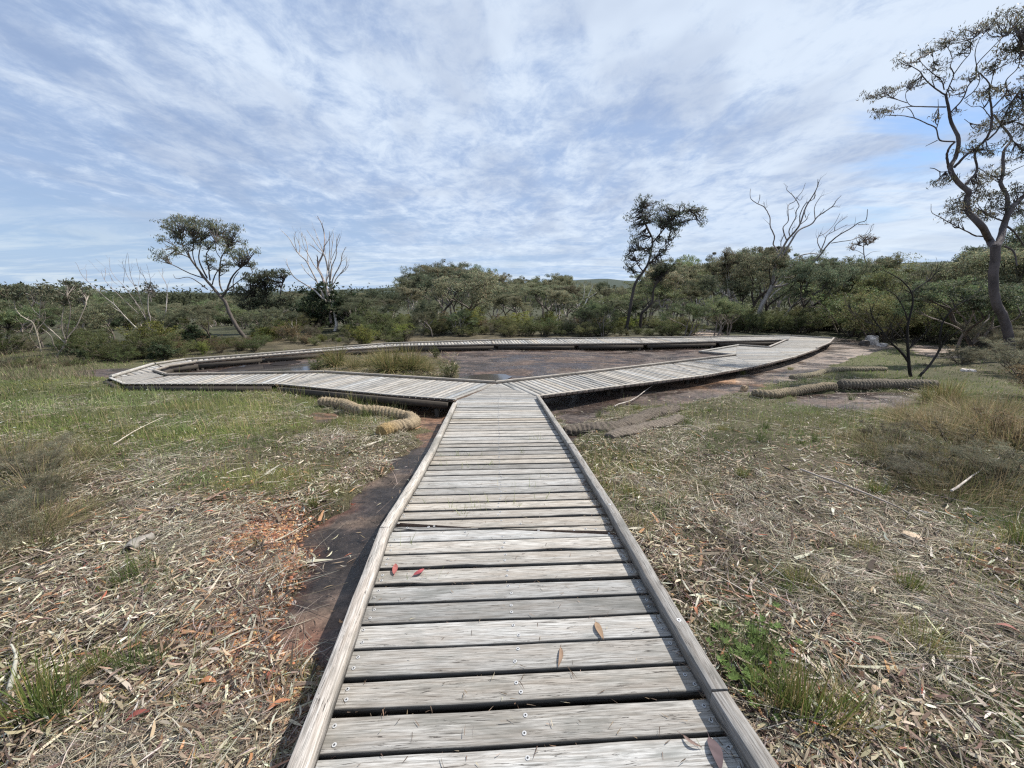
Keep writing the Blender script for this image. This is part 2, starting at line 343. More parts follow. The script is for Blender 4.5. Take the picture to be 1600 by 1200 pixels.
ROCKPOLYS = [
    [(700, 632), (640, 634), (632, 655), (668, 668), (640, 705), (600, 745), (562, 778), (512, 796), (488, 828), (470, 880), (452, 945), (452, 1000), (475, 1035), (505, 1062), (545, 1010), (600, 870), (690, 700), (735, 632)],
    [(235, 575), (300, 561), (420, 552), (640, 533), (900, 529), (1240, 525), (1310, 528), (1400, 540), (1340, 556), (1300, 570), (1270, 590), (1190, 600), (1160, 612), (1080, 630), (960, 632), (930, 655), (905, 668), (880, 660), (840, 612), (700, 612), (430, 594), (180, 592), (125, 585), (130, 577), (180, 573)],
    [(1240, 615), (1310, 610), (1440, 612), (1455, 630), (1400, 640), (1290, 640), (1235, 628)],
    [(1085, 515), (1125, 512), (1130, 529), (1080, 529)],
    [(1425, 535), (1480, 540), (1520, 556), (1470, 560), (1430, 548)],
    [(500, 640), (545, 648), (540, 660), (490, 655)], [(875, 672), (905, 668), (915, 690), (890, 690)],
]
VEGPOLY = [(485, 572), (520, 556), (600, 553), (690, 558), (715, 570), (712, 590), (640, 598), (520, 590), (490, 584)]
def rockness(x, y):
    z = zbase(x, y); u, v = proj(x, y, z)
    ju = (fbm(x*2.9+5, y*2.9, 5, .65)-0.5)*120; jv = (fbm(x*2.9, y*2.9+9, 5, .65)-0.5)*np.clip(20+(v-640)*0.3, 8, 110)
    m = np.zeros(np.shape(u), bool); uu = u+ju*np.clip((v-540)/120, 0.2, 1); vv = v+jv
    for i, p in enumerate(ROCKPOLYS):
        m |= poly_mask(uu, vv, p)
    m &= ~poly_mask(uu, vv, VEGPOLY)
    return m & (y > 0.4)
# near grid + growing outer grid in one sheet
def axis(a, b, st, lo, hi):
    core = np.arange(a, b+1e-6, st); L_, R_ = [], []
    q, s_ = a, st
    while q > lo: s_ *= 1.14; q -= s_; L_.append(q)
    q, s_ = b, st
    while q < hi: s_ *= 1.14; q += s_; R_.append(q)
    return np.concatenate([L_[::-1], core, R_])
GX = axis(-11, 16, 0.06, -4200, 4200); GY = axis(0.2, 19, 0.06, -60, 5200)
X, Y = np.meshgrid(GX, GY)
RM = rockness(X, Y).astype(float)
def blur(a, k):
    for _ in range(k):
        a = (a+np.roll(a, 1, 0)+np.roll(a, -1, 0)+np.roll(a, 1, 1)+np.roll(a, -1, 1))/5
    return a
RMb = blur(RM, 4)
def bilin(A, x, y):
    x = np.asarray(x, float); y = np.asarray(y, float)
    i = np.clip(np.searchsorted(GX, x)-1, 0, len(GX)-2); j = np.clip(np.searchsorted(GY, y)-1, 0, len(GY)-2)
    fx = np.clip((x-GX[i])/(GX[i+1]-GX[i]), 0, 1); fy = np.clip((y-GY[j])/(GY[j+1]-GY[j]), 0, 1)
    return A[j, i]*(1-fx)*(1-fy)+A[j, i+1]*fx*(1-fy)+A[j+1, i]*(1-fx)*fy+A[j+1, i+1]*fx*fy
ZB = zbase(X, Y)
nearm = sm(60, 30, np.hypot(X, Y))
lump = ((fbm(X*0.9, Y*0.9, 4)-0.5)*0.10+(fbm(X*5, Y*5, 3)-0.5)*0.035)*nearm
ZROCK = ZB-0.035+(fbm(X*0.5+4, Y*0.5, 4)-0.5)*0.07+(fbm(X*4, Y*4+3, 3)-0.5)*0.012
ZG = ZB+lump*(1-RMb)+0.02-RMb*0.14
Xw = X; underwalk = np.zeros_like(X)
# the ground is cut down under the entry walk so nothing pokes through the boards
PL0, PL1 = onw(460, 1200, 0), onw(710, 628, 0); PR0, PR1 = onw(1215, 1200, 0), onw(838, 620, 0)
def walk_lr(y):
    tl = (y-PL0[1])/(PL1[1]-PL0[1]); tr = (y-PR0[1])/(PR1[1]-PR0[1])
    return PL0[0]+tl*(PL1[0]-PL0[0]), PR0[0]+tr*(PR1[0]-PR0[0])
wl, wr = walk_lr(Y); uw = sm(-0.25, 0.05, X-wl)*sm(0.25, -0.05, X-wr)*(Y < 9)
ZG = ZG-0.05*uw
BLOBS_GREEN = [(330, 640, 330, 45, 1.0), (120, 610, 260, 45, 0.9), (560, 620, 90, 22, 0.5), (440, 755, 150, 30, 0.65), (160, 690, 160, 40, 0.5), (240, 900, 60, 30, 0.6), (60, 1070, 90, 50, 0.45), (1300, 640, 260, 60, 0.35), (1040, 770, 110, 60, 0.33), (1250, 1080, 120, 60, 0.40), (1480, 1130, 120, 60, 0.40), (1440, 960, 160, 60, 0.35), (1560, 820, 90, 70, 0.4), (1500, 640, 150, 60, 0.6), (1250, 880, 80, 40, 0.4), (1000, 640, 60, 14, 0.5), (1350, 560, 100, 25, 0.7), (1210, 590, 70, 14, 0.5), (950, 730, 60, 40, 0.35), (1150, 1000, 60, 60, 0.7), (30, 560, 150, 20, 0.3)]
def green(u, v):
    g = 0.2
    for (a, b, c, d, e) in BLOBS_GREEN: g = g+e*np.exp(-(((u-a)/c)**2+((v-b)/d)**2))
    return np.clip(g, 0, 1)
BLOBS_GRAVEL = [(400, 870, 60, 60, 1.0), (350, 970, 70, 45, 0.9), (420, 1080, 70, 60, 1.0), (440, 830, 40, 30, 0.7), (300, 1010, 60, 40, 0.5), (470, 1150, 50, 50, 0.8)]
def gravel(u, v):
    g = 0.0
    for (a, b, c, d, e) in BLOBS_GRAVEL: g = g+e*np.exp(-(((u-a)/c)**2+((v-b)/d)**2))
    return np.clip(g, 0, 1)
def ground_field():
    u, v = proj(X, Y, ZG); inb = (Y > 0.5)
    g = np.where(inb, green(u, v), 0.2); gr = np.where(inb, gravel(u, v), 0)
    pt = fbm(X*0.8, Y*0.8, 4)
    straw = np.array([0.14, 0.113, 0.08]); dirt = np.array([0.055, 0.042, 0.031]); gc = np.array([0.12, 0.135, 0.055]); rg = np.array([0.12, 0.05, 0.028]); forest = np.array([0.07, 0.075, 0.04])
    a = sm(0.35, 0.6, pt)[..., None]; c = dirt*(1-a)+straw*a
    c = c*(1-g[..., None]*0.8)+gc*g[..., None]*0.8
    c = c*(1-gr[..., None]*0.7)+rg*gr[..., None]*0.7
    fz = sm(19, 24, np.hypot(X*0.75, Y-3))[..., None]; c = c*(1-fz)+forest*fz
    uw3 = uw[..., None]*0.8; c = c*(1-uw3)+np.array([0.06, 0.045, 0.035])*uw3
    return c
GC = ground_field()
def grid_mb(Z, C, keep=None):
    ny, nx = X.shape; i = (np.arange(ny-1)[:, None]*nx+np.arange(nx-1)[None, :]); f = np.stack([i, i+1, i+nx+1, i+nx], -1)
    V = np.stack([X, Y, Z], -1).reshape(-1, 3); C = C.reshape(-1, 3)
    if keep is not None:
        fk = f[keep[:-1, :-1]]; used, inv = np.unique(fk.ravel(), return_inverse=True); V = V[used]; C = C[used]; f = inv.reshape(-1, 4)
    mb = MB(); mb.add(V, f.reshape(-1, 4), C); return mb
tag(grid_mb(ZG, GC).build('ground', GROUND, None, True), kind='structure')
def rock_cols():
    u, v = proj(X, Y, ZROCK); C = np.zeros(X.shape+(3,)); C[:] = (0.072, 0.054, 0.045)
    def blend(mask, col):
        m = np.clip(mask, 0, 1)[..., None]; return C*(1-m)+np.array(col)*m
    n = fbm(X*0.7+1, Y*0.7+7, 4)
    n2 = fbm(X*1.6, Y*4.5+3, 5); C = blend(sm(0.5, 0.66, n2)*0.65, (0.13, 0.103, 0.09)); C = blend(sm(0.46, 0.3, fbm(X*2.1+8, Y*6+3, 4))*0.6, (0.055, 0.042, 0.037))
    C = blend(sm(0.45, 0.6, n)*0.5, (0.085, 0.078, 0.075))
    C = blend(np.exp(-(((u-1210)/130)**2+((v-600)/10)**2))*0.8*sm(0.4, 0.55, n), (0.4, 0.24, 0.13))
    left = (u < 740)*(v > 615)*1.0
    C = blend(left, (0.043, 0.037, 0.033)); e = fbm(X*1.7+31, Y*1.7, 3)
    C = blend(left*sm(0.47, 0.6, e)*0.8, (0.115, 0.092, 0.075))
    edge = blur(RM, 2); C = blend(left*(v > 790)*sm(0.85, 0.40, edge)*0.8, (0.115, 0.06, 0.042))
    C = blend(left*np.exp(-(((u-485)/35)**2+((v-1020)/40)**2)), (0.14, 0.065, 0.045))
    C = blend(left*(v < 700)*0.5, (0.22, 0.13, 0.08))
    C = blend(((u > 1150)*(v < 600)*(v > 520))*0.5, (0.27, 0.235, 0.2))
    C = blend((poly_mask(u, v, ROCKPOLYS[3])+poly_mask(u, v, ROCKPOLYS[4]))*0.9, (0.36, 0.31, 0.26))
    return C
tag(grid_mb(ZROCK, rock_cols(), blur(RM, 6) > 0.02).build('rock_platform', ROCK, None, True), kind='structure')
def zg(x, y): return np.maximum(bilin(ZG, x, y), np.where(bilin(RMb, x, y) > 0.25, bilin(ZROCK, x, y), -99))
def hit(u, v):                       # ground point behind a pixel
    z = -0.25
    for _ in range(25):
        p = on(u, v, z); z = 0.5*z+0.5*float(zg(p[0], p[1]))
    return np.array([p[0], p[1], float(zg(p[0], p[1]))])
# shallow puddles on the rock
def puddle(pix, lbl):
    P = np.array([hit(u, v) for u, v in pix]); c = P.mean(0); n = 40; th = np.linspace(0, 2*math.pi, n, endpoint=False)
    # irregular outline through the given points
    ang = np.arctan2(P[:, 1]-c[1], P[:, 0]-c[0]); rad = np.hypot(P[:, 1]-c[1], P[:, 0]-c[0]); o = np.argsort(ang)
    rr = np.interp(th, ang[o], rad[o], period=2*math.pi)*(0.8+0.4*fbm(np.cos(th)*2+c[0], np.sin(th)*2+c[1], 3))
    x = c[0]+rr*np.cos(th); y = c[1]+rr*np.sin(th); zz_ = bilin(ZROCK, c[0]+(x-c[0])*.6, c[1]+(y-c[1])*.6); z = float(np.percentile(zz_, 90))+0.008
    mb = MB(); V = np.vstack([np.stack([x, y, np.full(n, z)], 1), [c[0], c[1], z]]); mb.add(V, [[i, (i+1) % n, n] for i in range(n)])
    tag(mb.build('water', WATER), kind='structure')
puddle([(330, 584), (370, 573), (440, 569), (488, 575), (450, 584)], 'a'); puddle([(425, 568), (445, 564), (462, 568), (445, 571)], 'b')
puddle([(720, 592), (745, 586), (800, 588), (790, 595), (745, 598)], 'c')

# ------------------------------------------------------------------ boardwalk
BW = thing('boardwalk', 'weathered grey timber boardwalk, straight entry walk joining a low loop around the bare rock', 'boardwalk', (0, 8, 0))
def zd(x, y): return SL*np.maximum(YJ-np.asarray(y, float), 0)
def line_int(poly, n, t, s):         # interval along t where the line {p.n = s} crosses the convex polygon
    A = poly@n; B = poly@t; ts = []
    for i in range(len(poly)):
        j = (i+1) % len(poly)
        if (A[i]-s)*(A[j]-s) <= 0 and A[i] != A[j]:
            k = (s-A[i])/(A[j]-A[i]); ts.append(B[i]+k*(B[j]-B[i]))
    return (min(ts), max(ts)) if len(ts) >= 2 else None
def boards(mb, poly, tdir, pitch=0.15, gap=0.012, near=False, rag=0.0, zoff=0.0, th=0.045, screws=None):
    poly = np.asarray(poly, float)[:, :2]; t = np.array(tdir, float); t /= np.linalg.norm(t); n = np.array([-t[1], t[0]])
    s0, s1 = (poly@n).min(), (poly@n).max(); s = math.floor(s0/pitch)*pitch
    while s < s1:
        g = gap*(1+0.5*rng.random()) if not near else gap*rng.uniform(0.6, 1.8)
        a, b = max(s+g/2, s0+1e-4), min(s+pitch-g/2, s1-1e-4)
        if b-a > 0.02:
            ia, ib = line_int(poly, n, t, a), line_int(poly, n, t, b)
            if ia and ib and max(ia[1]-ia[0], ib[1]-ib[0]) > 0.03:
                k = 15 if near else 3
                ra = np.array([rng.uniform(-rag, rag*0.2), rng.uniform(-rag, rag)]); q = np.linspace(0, 1, k)
                ta = ia[0]-ra[0]+q*(ia[1]-ia[0]+ra[1]+ra[0]); tb = ib[0]-ra[0]+q*(ib[1]-ib[0]+ra[1]+ra[0])
                ja = np.zeros(k); jb = np.zeros(k)
                if near:
                    ja = np.cumsum(rng.normal(0, 0.0011, k)); jb = np.cumsum(rng.normal(0, 0.0011, k))
                    if rng.random() < 0.35: ii = rng.integers(2, k-2); ja[ii] += 0.012; ja[ii-1] += 0.008
                dz = rng.normal(0, 0.0015)+zoff; tw = rng.normal(0, 0.0012)
                c = 0.004
                rows = [(ta, a+ja, -th), (ta, a+ja, -c), (ta, a+ja+c, 0), (tb, b+jb-c, 0), (tb, b+jb, -c), (tb, b+jb, -th)] if near else [(ta, a+ja, -th), (ta, a+ja, 0), (tb, b+jb, 0), (tb, b+jb, -th)]
                m = len(rows); V = []; U = []; ru = rng.random()*50; rv = rng.random()*50
                for ri, (tt, ss, hz) in enumerate(rows):
                    xy = tt[:, None]*t+np.broadcast_to(ss, k)[:, None]*n
                    V.append(np.stack([xy[:, 0], xy[:, 1], zd(xy[:, 0], xy[:, 1])+hz+dz+(tw if ri < m/2 else -tw)], 1)); U.append(np.stack([tt+ru, np.broadcast_to(ss, k)+rv+hz], 1))
                V = np.stack(V, 1).reshape(-1, 3); U = np.stack(U, 1).reshape(-1, 2)
                i = np.arange(k-1)[:, None]*m; j = np.arange(m)[None, :]; jj = (j+1) % m
                f = np.stack([i+j, i+m+j, i+m+jj, i+jj], -1).reshape(-1, 4)
                v = 0.74+0.34*rng.random(); hue = rng.normal(0, 0.025); col = np.array([v*(1+hue), v, v*(1-hue*1.3)])
                if rng.random() < 0.12: col *= 0.82
                side_shade = np.array([.2, .38, 1, 1, .38, .2]) if near else np.array([.25, 1, 1, .25]); C_ = np.tile(side_shade, k)[:, None]*col  # gap shade painted in: board sides and undersides darkened by vertex colour
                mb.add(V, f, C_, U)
                for e in (0, k-1):
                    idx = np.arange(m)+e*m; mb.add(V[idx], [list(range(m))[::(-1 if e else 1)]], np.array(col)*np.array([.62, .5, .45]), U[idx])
                if screws is not None:
                    for fr in screws:
                        for ss in (a+0.035, b-0.035):
                            li = line_int(poly, n, t, ss)
                            if not li: continue
                            tt = li[0]+fr*(li[1]-li[0])+rng.normal(0, 0.008); sv = ss+rng.normal(0, 0.004); p = tt*t+sv*n; z = float(zd(p[0], p[1]))+dz+0.003; a8 = np.arange(10)*2*math.pi/10
                            for rr, cc, zz_ in ((0.0085, 0.45, 0), (0.0036, 0.04, 0.0012)):
                                VV = np.vstack([np.stack([p[0]+rr*np.cos(a8), p[1]+rr*np.sin(a8), np.full(10, z+zz_)], 1), [p[0], p[1], z+zz_+(0.0006 if rr > .005 else 0)]])
                                mb.add(VV, [[q_, (q_+1) % 10, 10] for q_ in range(10)], (cc, cc, cc), None, 1)
        s += pitch
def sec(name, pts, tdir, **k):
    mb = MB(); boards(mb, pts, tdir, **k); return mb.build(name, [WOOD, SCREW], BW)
J_L, J_R, APX = on(714, 627), on(840, 620), on(775, 600)
# entry walk
a0 = onw(455, 1215); b0 = onw(1228, 1215)
def ext(p, q, y): t = (y-p[1])/(q[1]-p[1]); return p+(q-p)*t
wl0 = ext(onw(602, 822), onw(455, 1215), 0.15); wr0 = ext(onw(962, 800), onw(1222, 1200), 0.15)
wlm = onw(600, 822)
tw = (1, 0.052)
mbE = MB()
wm_r = ext(onw(838, 620), onw(962, 800), wlm[1]-0.08)
ri = np.array([0.055, 0, 0])
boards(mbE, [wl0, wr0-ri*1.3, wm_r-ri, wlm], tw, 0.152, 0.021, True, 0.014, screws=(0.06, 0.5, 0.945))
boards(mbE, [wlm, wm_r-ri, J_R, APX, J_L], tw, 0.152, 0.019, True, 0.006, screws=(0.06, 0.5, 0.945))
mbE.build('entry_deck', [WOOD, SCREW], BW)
o_ = lambda *a: [on(u, v) for u, v in a]
def shrink(pts, d=0.006):
    P = np.array(pts)[:, :2]; c = P.mean(0); return [np.append(p+(c-p)/np.linalg.norm(c-p)*d, 0) for p in P]
def segdir(a, b): v = on(*b)-on(*a); return (v[0], v[1])
def perp(a, b): v = on(*b)-on(*a); return (-v[1], v[0])
inner = [(775, 600), (505, 583), (258, 587.5), (237.5, 581), (260, 574), (305, 567), (410, 557.5), (500, 550.5), (625, 542), (775, 538.8), (900, 538.5), (1006, 537.5), (1118, 534.5), (1230, 532)]
outer = [(714, 627), (435, 600), (197, 600), (175, 591), (245, 570), (290, 563), (378, 556.5), (478, 548.5), (600, 538), (765, 532.5), (870, 529.8), (1000, 528.5), (1110, 527.3), (1237, 525.3)]
for i in range(len(inner)-1):
    q = o_(inner[i], inner[i+1], outer[i+1], outer[i])
    mid = (q[0]+q[3])/2, (q[1]+q[2])/2; v = mid[1]-mid[0]
    td = (-v[1], v[0])
    if i == 0: td = (APX-J_L)[:2]
    if i == 2: td = (q[1]-q[2])[:2]
    if i == 3: td = (q[1]-q[2])[:2]
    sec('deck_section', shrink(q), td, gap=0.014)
innr = [(775, 600), (900, 586), (1050, 568), (1150, 556)]; outr = [(840, 620), (975, 603), (1100, 587.5), (1178, 573.5)]
for i in range(3):
    q = o_(innr[i], innr[i+1], outr[i+1], outr[i]); mid = (q[0]+q[3])/2, (q[1]+q[2])/2; v = mid[1]-mid[0]
    td = (-v[1], v[0]) if i else ((APX-J_R)*0.5+np.array([-v[1], v[0], 0])/np.linalg.norm(v)*1.0)[:2]
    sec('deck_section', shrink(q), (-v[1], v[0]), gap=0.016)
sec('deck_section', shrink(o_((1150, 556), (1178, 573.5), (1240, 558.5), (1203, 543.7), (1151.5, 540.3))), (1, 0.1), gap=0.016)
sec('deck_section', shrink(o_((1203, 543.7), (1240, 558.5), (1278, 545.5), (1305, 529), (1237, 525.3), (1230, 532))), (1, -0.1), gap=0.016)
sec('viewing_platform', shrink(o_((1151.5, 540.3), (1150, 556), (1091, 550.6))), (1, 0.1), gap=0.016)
# kerb rails: timber sitting on the deck edge
def rail(P, wd=0.068, h=0.075, lift=0.006, col=(1, 1, 1), near=False, inset=0.0, bolts=()):
    mb = MB(); bl = []
    for a, b in zip(P[:-1], P[1:]):
        a = np.array(a, float)[:2]; b = np.array(b, float)[:2]; d = b-a; L_ = np.linalg.norm(d); d /= L_; s = np.array([-d[1], d[0]]); a = a+s*inset; b = b+s*inset
        k = 24 if near else max(2, int(L_/1.0)); q = np.linspace(0.0015, 1-0.0015, k); c = 0.003; hw = wd/2
        prof = [(-hw, 0), (-hw, h-c), (-hw+c, h), (hw-c, h), (hw, h-c), (hw, 0)]; m = len(prof); V = []; U = []
        wob = np.cumsum(rng.normal(0, 0.0009, (k, 2)), 0)*(1 if near else 0)
        ru = rng.random()*40
        per = 0
        for j, (o, z) in enumerate(prof):
            xy = a+q[:, None]*(b-a)+s*(o+wob[:, :1]); V.append(np.stack([xy[:, 0], xy[:, 1], zd(xy[:, 0], xy[:, 1])+z+lift+wob[:, 1]], 1))
            U.append(np.stack([q*L_+ru, np.full(k, per+ru)], 1)); per += np.hypot(*(np.subtract(prof[(j+1) % m], prof[j])))
        V = np.stack(V, 1).reshape(-1, 3); U = np.stack(U, 1).reshape(-1, 2); i = np.arange(k-1)[:, None]*m; j = np.arange(m)[None, :]; jj = (j+1) % m
        v = rng.uniform(0.92, 1.08); cc = np.array(col)*v
        mb.add(V, np.stack([i+j, i+m+j, i+m+jj, i+jj], -1).reshape(-1, 4), cc, U)
        for e in (0, k-1): idx = np.arange(m)+e*m; mb.add(V[idx], [list(range(m))[::(-1 if e else 1)]], cc, U[idx])
        for fr in bolts:
            p = a+(b-a)*fr; z = float(zd(p[0], p[1]))+h+lift+0.0015; a8 = np.arange(12)*2*math.pi/12
            bm_ = MB(); bl.append(bm_)
            for rr, g_, zz_ in ((0.011, 0.6, 0), (0.0045, 0.05, 0.001)):
                VV = np.vstack([np.stack([p[0]+rr*np.cos(a8), p[1]+rr*np.sin(a8), np.full(12, z+zz_)], 1), [p[0], p[1], z+zz_]]); bm_.add(VV, [[q_, (q_+1) % 12, 12] for q_ in range(12)], (g_, g_, g_))
    ro = mb.build('kerb_rail', [WOOD], BW)
    for b_ in bl:
        bo = b_.build('bolt', SCREW, BW); bo.parent = ro
    return ro
hT = 0.09
L0, L1, L2 = onw(461, 1200, hT), onw(600.5, 822, hT), onw(711, 628, hT)
R0, R1, R2, R3 = onw(1208, 1200, hT), onw(1126, 1075, hT), onw(961.5, 800, hT), onw(841, 617, hT)
lm = onw(672, 706, hT); rm = onw(892, 692, hT)
e0 = ext(L1, L0, 0.1); e1 = ext(R1, R0, 0.1)
dj = (L2-L1)/np.linalg.norm(L2-L1)*0.002
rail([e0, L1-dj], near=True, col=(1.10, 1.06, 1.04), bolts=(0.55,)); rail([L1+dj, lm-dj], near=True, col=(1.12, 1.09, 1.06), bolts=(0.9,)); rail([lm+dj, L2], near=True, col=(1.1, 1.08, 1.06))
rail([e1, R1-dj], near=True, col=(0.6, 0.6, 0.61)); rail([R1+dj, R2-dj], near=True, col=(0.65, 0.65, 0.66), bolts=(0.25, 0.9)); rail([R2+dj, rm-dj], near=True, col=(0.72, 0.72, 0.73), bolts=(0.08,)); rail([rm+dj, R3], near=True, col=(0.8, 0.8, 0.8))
def rails_px(pts, inset, col=(0.95, 0.93, 0.9), h=0.06):
    for a, b in zip(pts[:-1], pts[1:]): rail([on(*a), on(*b)], inset=inset, col=col, h=h, wd=0.065)
rails_px(inner, 0.045 if False else -0.05, (0.85, 0.8, 0.75))
rails_px(outer[4:], 0.05)
rail([on(177, 591), on(243, 570.5)], inset=0.05, col=(1.1, 1.1, 1.1))
rails_px([(775, 600), (900, 586), (1050, 568), (1150, 556)], 0.05, (1.0, 0.95, 0.9))
rails_px([(1151.5, 540.3), (1091, 550.6)], 0.05, (1.1, 1.1, 1.08)); rails_px([(1203, 543.7), (1230, 532)], 0.05, (1.05, 1, .98)); rails_px([(1203, 543.7), (1151.5, 540.3)], -0.05, (0.9, .88, .86)); rails_px([(1091, 550.6), (1150, 556)], 0.05, (.9, .88, .86))
rails_px([(1237, 525.3), (1305, 529)], -0.05, (0.8, 0.78, 0.76)); rails_px([(1305, 529), (1298, 537), (1278, 545.5)], -0.05, (.95, .9, .88))
# low edging of outer edges
def edging(pts, inset, col, h=0.02): rails_px(pts, inset, col, h)
edging([(714, 627), (435, 600), (197, 600), (175, 591)], 0.03, (1.1, 1.1, 1.1), 0.022)
edging([(1278, 545.5), (1240, 558.5), (1178, 573.5), (1100, 587.5), (975, 603), (840, 620)], -0.045, (1.1, 1.05, 1.0), 0.012)
# bearers and posts
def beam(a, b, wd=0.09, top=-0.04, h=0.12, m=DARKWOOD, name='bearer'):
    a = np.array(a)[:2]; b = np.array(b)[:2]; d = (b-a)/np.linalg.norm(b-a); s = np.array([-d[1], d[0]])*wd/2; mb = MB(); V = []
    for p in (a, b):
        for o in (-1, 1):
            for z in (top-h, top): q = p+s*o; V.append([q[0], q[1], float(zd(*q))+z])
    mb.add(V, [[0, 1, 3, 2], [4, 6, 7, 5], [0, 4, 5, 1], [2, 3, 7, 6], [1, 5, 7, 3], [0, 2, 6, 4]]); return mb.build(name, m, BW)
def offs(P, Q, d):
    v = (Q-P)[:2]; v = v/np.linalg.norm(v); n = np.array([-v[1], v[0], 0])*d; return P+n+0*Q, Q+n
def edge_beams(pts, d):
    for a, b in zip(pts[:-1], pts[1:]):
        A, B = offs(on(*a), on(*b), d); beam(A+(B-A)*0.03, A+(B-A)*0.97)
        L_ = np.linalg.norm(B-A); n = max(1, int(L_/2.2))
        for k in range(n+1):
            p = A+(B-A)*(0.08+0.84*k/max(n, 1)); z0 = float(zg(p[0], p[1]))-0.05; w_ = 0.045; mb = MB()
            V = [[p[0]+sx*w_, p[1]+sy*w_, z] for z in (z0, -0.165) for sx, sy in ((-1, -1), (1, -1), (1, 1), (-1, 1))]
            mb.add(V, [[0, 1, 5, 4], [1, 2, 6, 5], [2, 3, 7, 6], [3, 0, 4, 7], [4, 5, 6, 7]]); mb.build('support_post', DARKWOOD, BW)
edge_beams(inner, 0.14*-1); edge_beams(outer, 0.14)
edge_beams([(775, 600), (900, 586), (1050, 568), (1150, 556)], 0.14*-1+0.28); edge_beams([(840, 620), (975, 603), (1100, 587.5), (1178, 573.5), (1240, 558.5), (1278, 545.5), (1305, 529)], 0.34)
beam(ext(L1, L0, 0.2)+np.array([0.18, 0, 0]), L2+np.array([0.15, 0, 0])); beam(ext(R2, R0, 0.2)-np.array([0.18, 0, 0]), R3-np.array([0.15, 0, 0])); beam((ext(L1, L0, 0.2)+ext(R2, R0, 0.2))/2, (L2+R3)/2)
# dark void under the entry walk end is just shade

# ------------------------------------------------------------------ coir logs
def coir(name, label, P, rad, col, endcol=None, flat=1.0, braid=1.0, bury=0.25):
    P = np.asarray(P, float); P, rr = smooth_line(P, np.full(len(P), rad), 6)
    s = np.concatenate([[0], np.cumsum(np.linalg.norm(np.diff(P, axis=0), axis=1))]); n = int(s[-1]/0.018); t = np.linspace(0, s[-1], n)
    Q = np.stack([np.interp(t, s, P[:, i]) for i in range(3)], 1); Q[:, 2] = np.convolve(np.pad(zg(Q[:, 0], Q[:, 1]), 12, 'edge'), np.ones(25)/25, 'valid')+rad*flat*(1-bury)
    T = norm(np.gradient(Q, axis=0)); A = norm(np.cross(T, [0, 0, 1.0])); B = np.cross(A, T); m = 40; th = np.arange(m)*2*math.pi/m
    tt = t[:, None]; ph = th[None, :]
    h1 = np.abs(np.sin(tt*math.pi/0.085+ph+2.2*fbm(tt*5+P[0, 1], ph*.6, 3)))**.8; h2 = 0.55+0.45*np.abs(np.sin(tt*math.pi/0.045-ph*3))
    rad2 = rad*(1+braid*((0.24*h1*h2-0.12)))+rng.normal(0, 0.005, (n, m))+(0.02 if flat > .7 else 0.08)*rad/0.1*(fbm(tt*4+P[0, 0], ph*1.0, 4)-0.5)
    tap = np.minimum(1, np.sqrt(np.clip((np.minimum(t, t[-1]-t)+0.02)/0.09, 0, 1)))[:, None]; rad2 = rad2*(0.6+0.4*tap)
    V = Q[:, None, :]+rad2[..., None]*(A[:, None, :]*np.cos(ph)[..., None]+B[:, None, :]*np.sin(ph)[..., None]*flat)
    c = np.tile(np.array(col), (n, m, 1))
    c = c*(0.55+0.75*np.clip((h1*h2)[..., None]*1.25, 0, 1)) if braid > 0.3 else c*(0.8+0.4*fbm(tt*6, ph*2, 3))[..., None]
    if endcol is not None: e = 0.8*sm(0.45, 0.05, t[-1]-t)[:, None, None]; c = c*(1-e)+np.array(endcol)*e*(0.6+0.5*(h1*h2)[..., None])
    i = np.arange(n-1)[:, None]*m; j = np.arange(m)[None, :]; jj = (j+1) % m
    o = thing(name, label, 'coir log', Q[n//2]-[0, 0, rad], 'coir erosion logs lying on the ground'); mb = MB()
    mb.add(V.reshape(-1, 3), np.stack([i+j, i+jj, i+m+jj, i+m+j], -1).reshape(-1, 4), c.reshape(-1, 3))
    mb.build('netted_body', COIR, o, True)
    for e, nm in ((0, 'log_end'), (n-1, 'log_end')):
        mb = MB(); mb.add(np.vstack([V[e], Q[e]+T[e]*(0.03 if e else -0.03)]), [[q, (q+1) % m, m] if e else [(q+1) % m, q, m] for q in range(m)], np.array(endcol if (endcol is not None and e) else col)*0.9)
        mb.build(nm, COIR, o, True)
    # loose fibres sticking out
    k = int(700*s[-1]); ii = rng.integers(0, n, k); jx = rng.integers(0, m, k); b0_ = V[ii, jx]; dn = norm(b0_-Q[ii]); mb = MB()
    ribbons(mb, b0_, dn*0.5+T[ii]*rng.normal(0, 1, (k, 1))+rng.normal(0, .3, (k, 3)), rng.uniform(0.02, 0.05, k), 0.003, np.tile(np.array(col)*1.3, (k, 1)), rng.normal(0, .3, (k, 3)), 2)
    tag(mb.build('loose_fibres', LITTER, o), kind='stuff')
def cpx(ox, oy, sc): return lambda x, y: (ox+x/sc, oy+y/sc)
t5 = cpx(440, 600, 5.714)
coir('coir_log', 'winding tan coir log with orange end beside the left of the walkway', [hit(*t5(x, y+30)) for x, y in [(345, 165), (450, 170), (560, 185), (630, 215), (720, 240), (850, 250), (960, 262), (1070, 285), (1150, 310), (1185, 345), (1140, 375), (1040, 395), (950, 420), (890, 440)]], 0.105, (0.29, 0.235, 0.16), (0.38, 0.27, 0.12))
t7 = cpx(1150, 480, 3.556)
coir('coir_log', 'tan coir log on grey rock, end to end with the darker log', [hit(*t7(x, y)) for x, y in [(90, 495), (200, 500), (300, 488), (420, 470), (545, 458)]], 0.098, (0.24, 0.20, 0.14), None)
coir('coir_log', 'dark weathered coir log below the bare shrub on the right', [hit(*t7(x, y)) for x, y in [(570, 460), (700, 452), (850, 450), (1000, 450), (1110, 452)]], 0.128, (0.16, 0.14, 0.11), None)
